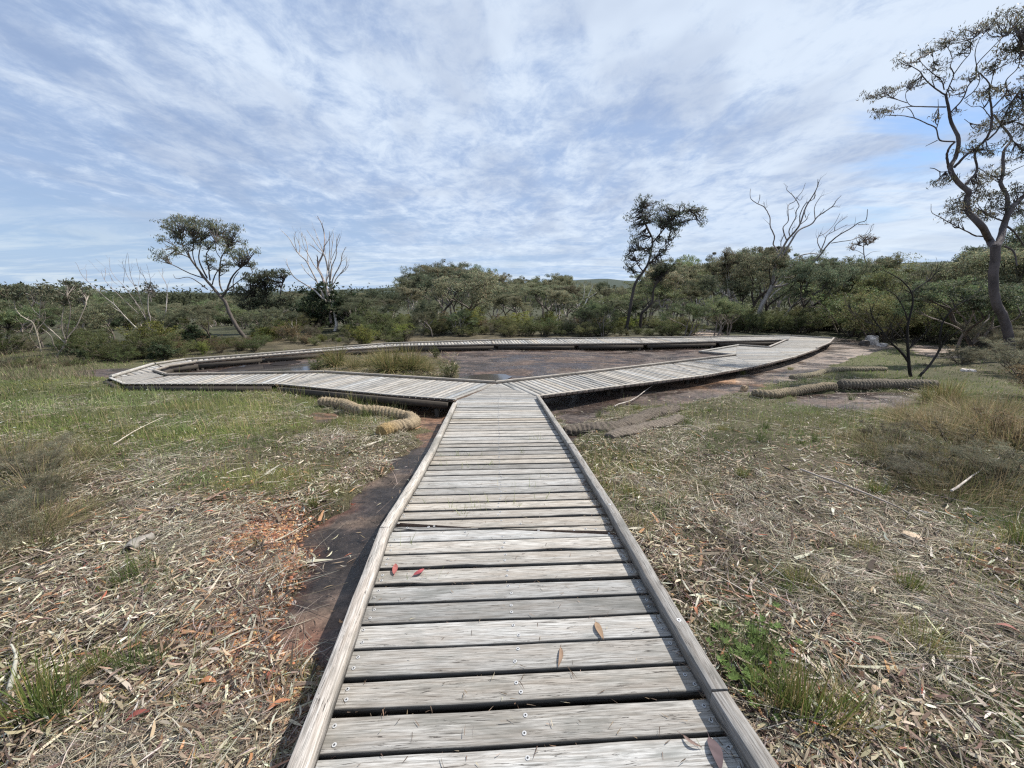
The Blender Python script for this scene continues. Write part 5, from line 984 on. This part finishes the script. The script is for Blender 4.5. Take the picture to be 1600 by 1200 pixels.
def far_blades():
    n = 60000; u = rng.uniform(-60, 1660, n); v = rng.uniform(545, 720, n); z = np.full(n, -.2)
    for _ in range(12):
        p = on(u, v, z); z = 0.5*z+0.5*zg(p[0], p[1])
    P = np.stack([p[0], p[1], zg(p[0], p[1])], 1); x, y = P[:, 0], P[:, 1]; rk = bilin(RMb, x, y); lw, rw = walk_lr(y)
    k = (np.clip(green(u, v)+.12, 0, 1)*(0.35+0.65*patch(x, y, 1.1, .38, .56)) > rng.random(n)) & (rk < .3) & ~ondeck(x, y) & ~((x > lw-.02) & (x < rw+.02) & (y < 8.8)) & (y < 19)
    P = P[k]; n = len(P); d = dep(P); a = rng.uniform(0, 6.28, n); s_ = np.abs(rng.normal(0, .35, n)); q_ = fbm(P[:, 0]*.8, P[:, 1]*.8+5, 3)[:, None]
    c = pal(n, [(0.16, 0.215, 0.06), (0.11, 0.15, 0.045), (0.27, 0.25, 0.14), (0.36, 0.31, 0.2)], [4, 3.5, 2, 1.4])*(0.65+0.8*sm(.35, .65, q_)); mb = MB()
    ribbons(mb, P-[0, 0, .01], np.stack([np.cos(a)*s_, np.sin(a)*s_, np.ones(n)], 1), rng.uniform(.03, .11, n), .0010*d*rng.uniform(.6, 1.3, n), c, np.stack([np.cos(a), np.sin(a), -.6+0*a], 1)*rng.uniform(0, .4, n)[:, None], 3, c*1.2)
    tag(mb.build('far_grass', GRASS), 'mixed green and dry grass of the far part of the clearing', 'grass', kind='stuff')
far_blades()
# white daisies in the left meadow
P = np.array([hit(u, v) for u, v in [(rng.uniform(20, 330), rng.uniform(590, 640)) for _ in range(26)]+[(rng.uniform(0, 250), rng.uniform(640, 720)) for _ in range(8)]])
for i, p in enumerate(P):
    mb = MB(); h = rng.uniform(0.12, 0.25); tl = rng.normal(0, .04, 2); top = p+[tl[0], tl[1], h]; tube(mb, [p, (p+top)/2, top], [0.002]*3, 4, (.15, .2, .07)); k = 9; a_ = np.arange(k)*6.283/k
    V = [top]; 
    for q in a_: V += [top+[math.cos(q-.2)*.016, math.sin(q-.2)*.016, .006], top+[math.cos(q+.2)*.016, math.sin(q+.2)*.016, .006]]
    mb.add(V, [[0, 1+2*j, 2+2*j] for j in range(k)], (.8, .8, .76)); o = mb.build('daisy', GRASS); tag(o, 'small white daisy in the green grass left of the boardwalk', 'flower', 'white daisies in the left meadow')
P = scatter(9000, 17, lambda u, v, x, y: ((v > 500)*(v < 640)*(u > 250)*(u < 1450))*(0.2+0.8*patch(x, y, 1.1, .45, .6))) if False else None
q = np.stack([rng.uniform(-6, 14, 26000), rng.uniform(7.5, 21, 26000)], 1); rkq = bilin(RMb, q[:, 0], q[:, 1]); q = q[(rkq > .5) & ~ondeck(q[:, 0], q[:, 1]) & (patch(q[:, 0], q[:, 1], 1.3, .42, .6) > rng.random(len(q))*1.1)][:7000]
P = np.column_stack([q, bilin(ZROCK, q[:, 0], q[:, 1])+.008]); tag(gum_leaves(P, 0.03, 0.10, [(0.40, 0.33, 0.25), (0.22, 0.15, 0.10), (0.10, 0.07, 0.05), (0.5, .45, .36)], [2, 3, 3, 1]).build('rock_litter', LITTER), 'brown leaf specks blown over the bare rock inside the loop', 'leaf litter', kind='stuff')
mb = MB(); P = np.array([on(rng.uniform(-200, 150), rng.uniform(556, 598), -.2) for _ in range(6000)]); P[:, 2] = zg(P[:, 0], P[:, 1]); n = len(P); a = rng.uniform(0, 6.28, n)
ribbons(mb, P, np.stack([np.cos(a)*.4, np.sin(a)*.4, np.ones(n)], 1), rng.uniform(.07, .26, n), .008, pal(n, [(.27, .21, .15), (.19, .15, .10), (.33, .28, .19), (.14, .17, .07)], [3, 3, 2, 4]), rng.normal(0, .2, (n, 3)), 3)
tag(mb.build('dry_heath', GRASS), 'brown dry heath grass at the far left edge of the meadow', 'dry grass', kind='stuff')
C = scatter(260, 12, lambda u, v, x, y: (0.35+green(u, v))*(v > 640), p=0.8); k = 34; n = len(C)*k; r_ = np.repeat(rng.uniform(.02, .07, len(C)), k); a = rng.uniform(0, 6.28, n); P = np.repeat(C, k, 0)+np.stack([np.cos(a)*r_*rng.random(n), np.sin(a)*r_*rng.random(n), np.full(n, -.01)], 1); s_ = np.abs(rng.normal(0, .45, n)); hh = np.repeat(rng.uniform(.04, .15, len(C)), k)*rng.uniform(.5, 1.15, n); mb = MB(); b3 = np.repeat(pal(len(C), [(.12, .17, .05), (.19, .23, .075), (.09, .12, .045), (.27, .24, .12)], [3, 3, 2, 2]), k, 0)*rng.uniform(.7, 1.3, (n, 1))
ribbons(mb, P, np.stack([np.cos(a)*s_, np.sin(a)*s_, np.ones(n)], 1), hh, .0016+.0004*dep(P), b3, np.stack([np.cos(a), np.sin(a), -.7+0*a], 1)*rng.uniform(0, .5, n)[:, None], 3, b3*[1.3, 1.15, 1.0])
tag(mb.build('sparse_tufts', GRASS), 'small green shoots and tufts sprinkled through the straw', 'grass', kind='stuff')
# individual tufts
gt = [proto_tuft(500, 170, 0.22, 0.004, [(0.10, 0.15, 0.045), (0.15, 0.19, 0.06), (0.26, 0.22, 0.11)], 0.32, base=0.09), proto_tuft(501, 260, 0.17, 0.0035, [(0.17, 0.21, 0.07), (0.30, 0.27, 0.14)], 0.6, base=0.10), proto_tuft(502, 70, 0.3, 0.0045, [(0.09, 0.14, 0.05), (0.12, 0.16, 0.06)], 0.2, base=0.08)]
def tuft(u, v, s, ki, lab, grp='green grass tufts in the litter'): 
    p = hit(u, v); return copy_tree(gt[ki], tuple(p), rng.uniform(0, 6.28), (s, s, s*rng.uniform(.85, 1.15)), lab, grp)
for u, v, s, k, lab in [(1262, 1120, 1.5, 0, 'large dense green and brown grass tuft beside the lower right kerb rail'), (1210, 1105, 1.0, 0, 'green tuft between the right kerb rail and the largest tuft'), (1320, 1130, 1.0, 1, 'straw-tinged tuft right of the largest tuft'), (225, 900, .8, 2, 'thin green tuft beside the pale hollow log'), (190, 915, .6, 2, 'small green tuft left below the pale hollow log'), (205, 1045, .7, 2, 'green tuft in the middle of the left leaf litter'), (245, 1040, .6, 2, 'small upright tuft right of the one in the left litter'), (150, 1050, .6, 0, 'small tuft at the left of the litter tufts'), (60, 1110, 1.2, 0, 'broad green tuft in the lower left corner'), (100, 1120, .8, 2, 'dark upright tuft near the lower left corner'), (1440, 1010, .9, 1, 'olive tuft in the straw on the right'), (1420, 920, .8, 0, 'bright green tuft below the small rock on the right'), (1600, 855, 1.4, 0, 'bright green tuft cut by the right edge'), (1190, 690, .9, 2, 'dark rushy tuft in the straw right of the rotting coir logs'), (1195, 670, .7, 2, 'small rushy tuft right of the rotting coir logs'), (1075, 665, 1.0, 2, 'reedy tuft at the end of the rotting coir logs'), (995, 640, .9, 0, 'vivid green tuft below the right arm of the boardwalk'), (935, 650, .7, 2, 'small dark tuft by the junction of the boardwalk'), (1130, 672, .8, 1, 'yellow-green tuft in the straw on the right'), (1000, 825, .8, 1, 'fine tuft beside the right kerb rail'), (985, 775, .7, 0, 'green tuft by the right kerb rail half way down'), (1160, 745, .7, 0, 'green tuft in the pale straw on the right'), (1275, 690, .7, 2, 'reedy tuft far right in the straw'), (1330, 625, .9, 2, 'dark tuft in front of the dark coir log'), (478, 1052, .35, 0, 'tiny green sprout between gravel and left kerb rail'), (450, 745, .7, 1, 'yellow-green tuft by the upper end of the left gravel'), (490, 790, .6, 0, 'green tuft beside the dark rock on the left'), (520, 770, .7, 1, 'yellowish tuft above the dark rock on the left'), (290, 640, .9, 1, 'olive tuft in the left meadow'), (560, 640, 1.1, 2, 'reedy tuft behind the winding coir log'), (575, 650, 1.0, 2, 'reedy tuft in front of the bend of the winding coir log'), (1370, 770, .9, 0, 'green tuft at the foot of the sprawling wiry bush'), (1250, 910, .8, 1, 'fine pale tuft in the middle of the right straw'), (1350, 860, .7, 1, 'small brown-green tuft right of the middle straw'), (300, 1090, .6, 1, 'pale tuft among the rust coloured leaves'), (1190, 1020, .9, 2, 'leafy green weeds beside the right kerb rail'), (1160, 560+25, .9, 0, 'grass tuft under the outer edge of the right arm'), (1235, 577, .8, 1, 'yellow grass tuft beside the far pale coir log')]:
    tuft(u, v, s*(.8 if s > 1.3 else 1), k, lab)
# broad-leaved weeds near right rail
mbw = MB(); Pw = np.array([hit(1165+rng.normal(0, 30), 1035+rng.normal(0, 35)) for _ in range(95)]); 
for p in Pw:
    if p[0] < walk_lr(p[1])[1]+0.06: continue
    k = 9; a_ = rng.uniform(0, 6.28, k); D_ = np.stack([np.cos(a_), np.sin(a_), np.full(k, .35)], 1); C_ = p+[0, 0, rng.uniform(0.01, .06)]+D_*0.014; leaf_quads(mbw, C_, D_, rng.normal(0, .3, (k, 3))+[0, 0, 1.0], 0.03, 0.012, np.clip(np.array([(.12, .18, .05)])*rng.uniform(.7, 1.3, (k, 1)), 0, 1))
tag(mbw.build('ground_cover', GRASS), 'bright green broad-leaved weeds against the right kerb rail', 'weeds', kind='stuff')
dc = [proto_tuft(620, 1000, 0.5, 0.0045, [(0.30, 0.25, 0.16), (0.20, 0.17, 0.11), (0.15, 0.165, 0.075), (0.40, 0.34, 0.23)], 0.75, name='dry_grass_clump', cat='grass clump', bendy=.9, base=.3), proto_tuft(621, 800, 0.42, 0.004, [(0.13, 0.15, 0.065), (0.26, 0.22, 0.14), (0.19, 0.16, 0.11)], 0.9, name='dry_grass_clump', cat='grass clump', bendy=1.0, base=.35)]
for i, (u, v, s_, k, lab) in enumerate([(1400, 715, 1.1, 1, 'low tangled clump left of the sprawling wiry bush'), (1470, 680, 1.2, 0, 'straw clump above the sprawling wiry bush'), (1540, 665, 1.3, 0, 'rusty straw clump near the right edge'), (1590, 700, 1.3, 0, 'tall straw clump cut by the right edge'), (1500, 735, 1.2, 1, 'grey green clump among the wiry bushes'), (1560, 770, 1.1, 1, 'green clump under the right edge bushes'), (1420, 655, .9, 0, 'pale clump behind the low tangled clump'), (1500, 645, 1.0, 0, 'straw clump behind the rusty one'), (1570, 640, 1.2, 1, 'farthest clump at the right edge'), (1350, 690, .8, 1, 'flat clump at the left end of the right bushes'), (1480, 770, .9, 1, 'dark green clump at the foot of the wiry bush'), (60, 765, 1.0, 1, 'flat grey clump above the left litter'), (110, 720, .8, 1, 'small flat clump in the left meadow edge'), (10, 720, 1.1, 1, 'dull clump cut by the left edge'), (30, 850, .9, 1, 'tangled clump under the left edge bush'), (90, 815, .7, 1, 'small tangled clump beside the weathered branch')]):
    p = hit(u, v); copy_tree(dc[k], tuple(p-[0, 0, .03]), rng.uniform(0, 6.28), s_, lab, 'dry grass clumps at the edges of the clearing')
# tussocks inside the loop
tus = [proto_tuft(600, 520, 0.62, 0.008, [(0.17, 0.18, 0.075), (0.30, 0.25, 0.14), (0.12, 0.14, 0.06)], 0.55, name='tussock', bendy=.9, base=.18), proto_tuft(601, 420, 0.5, 0.007, [(0.12, 0.15, 0.06), (0.36, 0.31, 0.2)], 0.5, name='tussock', bendy=.9, base=.16)]
for u, v, s, k, lab in [(525, 572, 1.1, 0, 'leftmost olive tussock on the rock inside the loop'), (552, 576, .8, 1, 'small tussock next to the leftmost one inside the loop'), (580, 572, 1.0, 1, 'greyish tussock in the middle of the loop planting'), (608, 580, 1.25, 0, 'largest golden green tussock inside the loop'), (640, 578, 1.15, 0, 'wide tussock just right of the largest one inside the loop'), (655, 572, .9, 1, 'tussock behind the wide one inside the loop'), (668, 580, .75, 1, 'small tussock at the right of the loop planting'), (600, 563, .8, 1, 'far tussock behind the largest one inside the loop'), (1452, 632, .8, 0, 'strap-leaved tussock at the end of the dark coir log'), (1480, 628, 1.0, 0, 'tall strap-leaved tussock with straw blades right of the dark coir log'), (1400, 668, .6, 1, 'pale tussock in the straw right of the rock slab')]:
    p = hit(u, v); s = s*1.3 if u < 800 else s; o = copy_tree(tus[k], tuple(p), rng.uniform(0, 6.28), s, lab, 'strap-leaved tussocks')
shrub(702, 590, 30, 0, 0.9, 'bright green fine bush at the right end of the loop planting'); shrub(495, 580, 24, 0, 0.8, 'feathery green seedling at the left end of the loop planting'); shrub(680, 560, 22, 0, 0.6, 'thin upright seedling inside the loop near the far deck')
mb = MB(); P = []
for _ in range(2600):
    u, v = rng.uniform(488, 715), rng.uniform(556, 596)
    P.append(on(u, v, -0.32))
P = np.array(P); P = P[~ondeck(P[:, 0], P[:, 1])]; P[:, 2] = zg(P[:, 0], P[:, 1])+.01; n = len(P); a = rng.uniform(0, 6.28, n)
ribbons(mb, P, np.stack([np.cos(a), np.sin(a), rng.uniform(0, .6, n)], 1), rng.uniform(.08, .3, n), 0.009, pal(n, [(0.36, 0.27, 0.17), (0.22, 0.15, 0.09), (0.19, 0.2, 0.08), (.5, .42, .28)], [3, 3, 2, 1.5]), rng.normal(0, .2, (n, 3)), 3)
tag(mb.build('dead_grass', LITTER), 'brown dead grass and leaves under the tussocks inside the loop', 'dead grass', kind='stuff')
# sprouts growing through the entry deck
mb = MB()
for u, v, n in [(640, 858, 4), (700, 800, 5), (735, 800, 12), (720, 810, 8), (752, 790, 10), (805, 795, 8), (700, 715, 8), (725, 715, 10), (760, 715, 6), (835, 690, 9), (835, 765, 4), (855, 750, 3), (790, 765, 4), (670, 790, 3), (745, 735, 6), (725, 735, 4), (760, 730, 5), (690, 730, 5), (845, 785, 3), (815, 712, 5), (655, 910, 3)]:
    p = onw(u, v, -0.03); k = n; a = rng.uniform(0, 6.28, k); s = rng.uniform(.1, .9, k); P0 = p+np.stack([rng.normal(0, .05, k), rng.normal(0, .004, k), np.zeros(k)], 1)
    c = pal(k, [(.33, .38, .14), (.42, .4, .22), (.2, .26, .08)], [2, 1, 1]); ribbons(mb, P0, np.stack([np.cos(a)*s, np.sin(a)*s, np.ones(k)], 1), rng.uniform(.06, .14, k), .0042, c, rng.normal(0, .15, (k, 3)), 3)
tag(mb.build('deck_sprouts', GRASS), 'thin grass sprouts growing up between the deck boards', 'grass', kind='stuff')
# debris caught in the gaps and along the right rail
mb = MB(); P0 = []
for _ in range(3600):
    y = 0.9+rng.random()**1.6*2.6; l_, r_ = walk_lr(y); side = rng.random()
    x = r_-0.04-abs(rng.normal(0, .035)) if side < .72 else rng.uniform(l_, r_); z = float(zd(x, y))+(0.004 if side < .72 else (-0.02 if side < .93 else .004))
    P0.append([x, y, z+rng.random()*.008])
P0 = np.array(P0); n = len(P0); a = rng.uniform(0, 6.28, n); ribbons(mb, P0, np.stack([np.cos(a), np.sin(a), np.zeros(n)], 1), rng.uniform(.01, .045, n), .003, pal(n, [(.22, .16, .11), (.10, .07, .05), (.42, .36, .27)], [3, 3, 1.5]), rng.normal(0, .1, (n, 3))*[1, 1, 0], 2)
tag(mb.build('deck_debris', LITTER), 'crumbled leaf and bark debris along the right kerb rail', 'debris', kind='stuff')
# leaves lying on the deck, each its own thing
def deck_leaf(u0, v0, u1, v1, wr, col, lab, stem=True):
    wr *= .75; col = tuple(np.array(col)*.8+.03); a, b = onw(u0, v0, .006), onw(u1, v1, .006); Dv = b-a; L_ = np.linalg.norm(Dv); Dv /= L_; W = norm(np.cross([0, 0, 1.0], Dv)); k = 9; mb = MB(); V = []; cu = rng.normal(0, .10)
    for i in range(k):
        t = i/(k-1); w_ = wr*L_*math.sin(math.pi*min(1, t**0.8))**0.8*.5+.0004; c = a+Dv*L_*t+W*cu*L_*math.sin(math.pi*t)+np.array([0, 0, 0.010*math.sin(math.pi*t)]); V += [c-W*w_+[0, 0, .004], c, c+W*w_+[0, 0, .003]]
    f = []
    for i in range(k-1): f += [[3*i, 3*i+1, 3*i+4, 3*i+3], [3*i+1, 3*i+2, 3*i+5, 3*i+4]]
    o = thing('fallen_leaf', lab, 'leaf', a, 'single leaves lying on the deck'); mb.add(V, f, np.tile(col, (len(V), 1))*rng.uniform(.8, 1.2, (len(V), 1))); mb.build('leaf_blade', LITTER, o)
    mb = MB(); tube(mb, [a-Dv*.02+[0, 0, .002], a, b+[0, 0, .003]], [.0008, .001, .0005], 4, np.array(col)*1.3); mb.build('leaf_rib', LITTER, o)
deck_leaf(646, 899, 663, 889, .5, (.40, .07, .08), 'crimson leaf on the deck near the left rail'); deck_leaf(616, 898, 618, 881, .38, (.42, .12, .10), 'small red leaf nearest the left rail on the deck')
deck_leaf(1033, 951, 1042, 976, .55, (.30, .055, .05), 'dark red leaf tucked beside the right rail'); deck_leaf(931, 972, 943, 1000, .36, (.34, .22, .13), 'tan leaf lying across a gap right of the deck middle')
deck_leaf(876, 1012, 872, 1043, .22, (.30, .19, .12), 'narrow brown leaf in the middle of the deck'); deck_leaf(1108, 1152, 1126, 1205, .5, (.11, .07, .075), 'broad dark purple leaf at the bottom of the deck'); deck_leaf(1066, 1148, 1097, 1168, .25, (.24, .16, .13), 'slim brown leaf beside the broad purple leaf')
deck_leaf(1110, 1088, 1124, 1128, .35, (.32, .24, .17), 'curled tan leaf between board ends and right rail'); deck_leaf(1122, 1130, 1160, 1175, .32, (.36, .30, .24), 'pale curled leaf low beside the right rail'); deck_leaf(1118, 1040, 1110, 1064, .2, (.4, .35, .28), 'short pale leaf where the boards meet the right rail')
# larger single leaves and pieces on the ground
def ground_leaf(u, v, L_, wr, ang, col, lab, grp='large single leaves on the ground'):
    wr *= .8; L_ *= .8; col = tuple(np.array(col)*.72+.03)
    p = hit(u, v)+[0, 0, .025]; Dv = np.array([math.cos(ang), math.sin(ang), rng.normal(0, .1)]); W = norm(np.cross([0, 0, 1.0], Dv)); k = 9; V = []; mb = MB()
    for i in range(k):
        t = i/(k-1); w_ = wr*L_*math.sin(math.pi*t)**.7*.5+.0005; c = p+Dv*L_*(t-.5)+W*.12*L_*math.sin(math.pi*t)+np.array([0, 0, .012*math.sin(math.pi*t)]); V += [c-W*w_+[0, 0, w_*.4], c, c+W*w_+[0, 0, w_*.4]]
    f = []
    for i in range(k-1): f += [[3*i, 3*i+1, 3*i+4, 3*i+3], [3*i+1, 3*i+2, 3*i+5, 3*i+4]]
    mb.add(V, f, np.tile(col, (len(V), 1))*rng.uniform(.8, 1.2, (len(V), 1))); tag(mb.build('fallen_leaf', LITTER), lab, 'leaf', grp)
OR = (.50, .20, .09)
for a in [(425, 1062, .055, .6, 1.0, (.45, .12, .06), 'round red-orange leaf by the gravel near the left rail'), (436, 1112, .12, .25, .7, OR, 'long orange leaf low by the left kerb rail'), (325, 1075, .09, .5, .3, OR, 'wide orange leaf among the gravel'), (290, 1000, .13, .22, .2, (.5, .28, .15), 'long orange leaf at the top of the left gravel'), (215, 1130, .11, .35, .6, (.28, .06, .04), 'dark red leaf in the lower left litter'), (75, 940, .13, .35, .4, (.42, .22, .11), 'brown-orange leaf at the far left of the litter'), (135, 862, .1, .4, .8, (.55, .32, .18), 'pale orange leaf left of the hollow log'), (1304, 971, .1, .28, -.1, (.58, .22, .12), 'bright orange leaf in the right straw'), (1575, 990, .12, .3, -.6, (.42, .17, .13), 'reddish leaf near the right edge'), (1372, 1010, .12, .3, -.6, (.40, .22, .15), 'brown curved leaf in the right straw'), (1088, 960, .08, .35, 1.3, (.52, .2, .1), 'orange leaf beside the right kerb rail'), (1270, 852, .07, .5, 0, (.55, .38, .22), 'light tan leaf in the middle right straw'), (1290, 1182, .13, .25, 0, (.4, .26, .14), 'tan leaf at the bottom right of the big tuft'), (1370, 1090, .08, .6, .3, (.5, .34, .22), 'broad pale brown leaf right of the big tuft'), (1560, 865, .09, .3, 0, (.4, .14, .06), 'rust leaf by the bright tuft at the right edge'), (193, 685, .06, .5, .9, (.55, .3, .15), 'orange leaf lying in the left meadow'), (20, 1135, .2, .25, .6, (.34, .13, .06), 'large rusty bark piece in the lower left corner')]:
    ground_leaf(*a)
# sticks and logs
def stick(pix, r0, r1, col, lab, name='stick', lift=.02, fork=None):
    P = np.array([hit(u, v) for u, v in pix]); P[:, 2] += lift; o = thing(name, lab, 'stick', P[0], 'dead sticks on the ground'); Q, rr = smooth_line(P, np.linspace(r0, r1, len(P)), 5, .25); mb = MB(); tube(mb, Q, rr, 7, col, 0, .06); mb.build('stem', BARK, o, True)
    if fork:
        for f in fork: P = np.array([hit(u, v) for u, v in f]); P[:, 2] += lift*1.3; Q, rr = smooth_line(P, np.linspace(r1*1.3, r1*.5, len(P)), 4, .25); mb = MB(); tube(mb, Q, rr, 6, col, 0, .05); mb.build('side_twig', BARK, o, True)
stick([(413, 995), (398, 960), (365, 925), (335, 905), (300, 888)], .009, .003, (.16, .11, .09), 'dark forked stick pointing at the rock left of the walk', fork=[[(388, 945), (392, 920), (395, 895)]])
stick([(450, 1042), (420, 1030), (395, 1012)], .005, .003, (.40, .36, .3), 'pale short twig by the gravel near the left rail', fork=[[(415, 1028), (385, 1022)]])
stick([(145, 835), (220, 812), (285, 775)], .016, .010, (.20, .17, .14), 'weathered branch lying across the left litter')
stick([(180, 705), (215, 682), (257, 660)], .009, .003, (.55, .5, .42), 'long pale straw-like stick standing out in the left meadow', lift=.10)
stick([(960, 640), (990, 628), (1012, 612), (1020, 606)], .016, .006, (.5, .46, .42), 'pale crooked stick below the right arm of the boardwalk', lift=.08)
stick([(1250, 740), (1330, 770), (1400, 800), (1440, 825)], .012, .004, (.36, .32, .28), 'thin grey fallen branch running through the right straw', lift=.05)
stick([(1480, 790), (1520, 760), (1555, 735)], .010, .004, (.5, .46, .42), 'pale stick leaning in the sprawling wiry bush', lift=.15)
stick([(0, 840), (40, 822), (90, 800)], .006, .003, (.5, .47, .4), 'pale thin stick at the left edge', lift=.06)
stick([(20, 1090), (30, 1040), (22, 1020)], .009, .004, (.4, .4, .34), 'pale lichen stick upright in the lower left', lift=.05)
stick([(160, 945), (250, 915), (330, 880)], .004, .002, (.5, .44, .34), 'long straw stem over the left leaf litter', lift=.04)
stick([(650, 690), (655, 687)], .006, .003, (.1, .08, .06), 'tiny dark twig near the left rail')
P = np.array([hit(203, 866), hit(222, 852), hit(240, 845)]); P[:, 2] += .04; o = thing('hollow_log', 'short pale hollow log end lying in the left leaf litter', 'log', P[0]); mb = MB(); Q, rr = smooth_line(P, [.035, .033, .028], 5, .1); tube(mb, Q, rr, 14, (.36, .34, .31), 0, .12); mb.build('bark_shell', BARK, o, True)
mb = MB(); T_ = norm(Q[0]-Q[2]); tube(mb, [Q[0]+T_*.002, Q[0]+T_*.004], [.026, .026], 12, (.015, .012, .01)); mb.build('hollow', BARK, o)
# boulders
def boulder(u, v, sx, sy, sz, col, lab, seed, name='boulder', grp='loose rocks in the clearing'):
    p = hit(u, v); import bmesh
    bm = bmesh.new(); bmesh.ops.create_icosphere(bm, subdivisions=4, radius=1); me = bpy.data.meshes.new(name)
    for q in bm.verts:
        c = q.co.copy(); f = 1+0.45*(mnoise.noise(c*1.3+Vector((seed, 0, 0))))+.16*mnoise.noise(c*4+Vector((0, seed, 0))); c = c*f; c = Vector((max(min(c.x, .85), -.85), max(min(c.y, .8), -.8), max(min(c.z, .75), -.5))); c += c.normalized()*.07*mnoise.noise(c*7); q.co = Vector((c.x*sx, c.y*sy, c.z*sz))
    bm.to_mesh(me); bm.free(); ca = me.color_attributes.new('Col', 'FLOAT_COLOR', 'POINT'); ca.data.foreach_set('color', np.tile([*col, 1], len(me.vertices)).astype(np.float32)); me.materials.append(ROCK); o = bpy.data.objects.new(name, me); S.collection.objects.link(o); o.location = (p[0], p[1], p[2]+sz*.3); o.rotation_euler = (0, 0, seed)
    return tag(o, lab, 'rock', grp)
boulder(1362, 538, .30, .25, .42, (.62, .6, .56), 'pale upright boulder behind the bare shrub', 1.3); boulder(1378, 541, .22, .2, .14, (.6, .58, .55), 'flat white rock at the foot of the pale boulder', 2.6); boulder(1350, 540, .2, .2, .25, (.10, .09, .08), 'dark rock left of the pale boulder', 4.6)
boulder(1162, 611, .09, .07, .13, (.42, .33, .22), 'small pointed tan rock at the start of the tan coir log', 3.1); boulder(1424, 845, .075, .06, .05, (.42, .35, .26), 'small layered stone in the right straw', 5.2); boulder(1508, 580, .12, .1, .07, (.75, .72, .68), 'white stone right of the bare shrub', 6.4); boulder(1519, 580, .09, .08, .06, (.75, .72, .68), 'smaller white stone beside its twin right of the bare shrub', 7.7)
boulder(215, 590, .10, .1, .05, (.5, .4, .3), 'brown stone in the meadow', 8.8) if False else None
for o, _ in protos:
    for c in list(o.children): bpy.data.objects.remove(c)
    bpy.data.objects.remove(o)
for o in sh:
    for c in list(o.children): bpy.data.objects.remove(c)
    bpy.data.objects.remove(o)
for o in gt+tus+dc: bpy.data.objects.remove(o)
print('all done', len(bpy.data.objects))
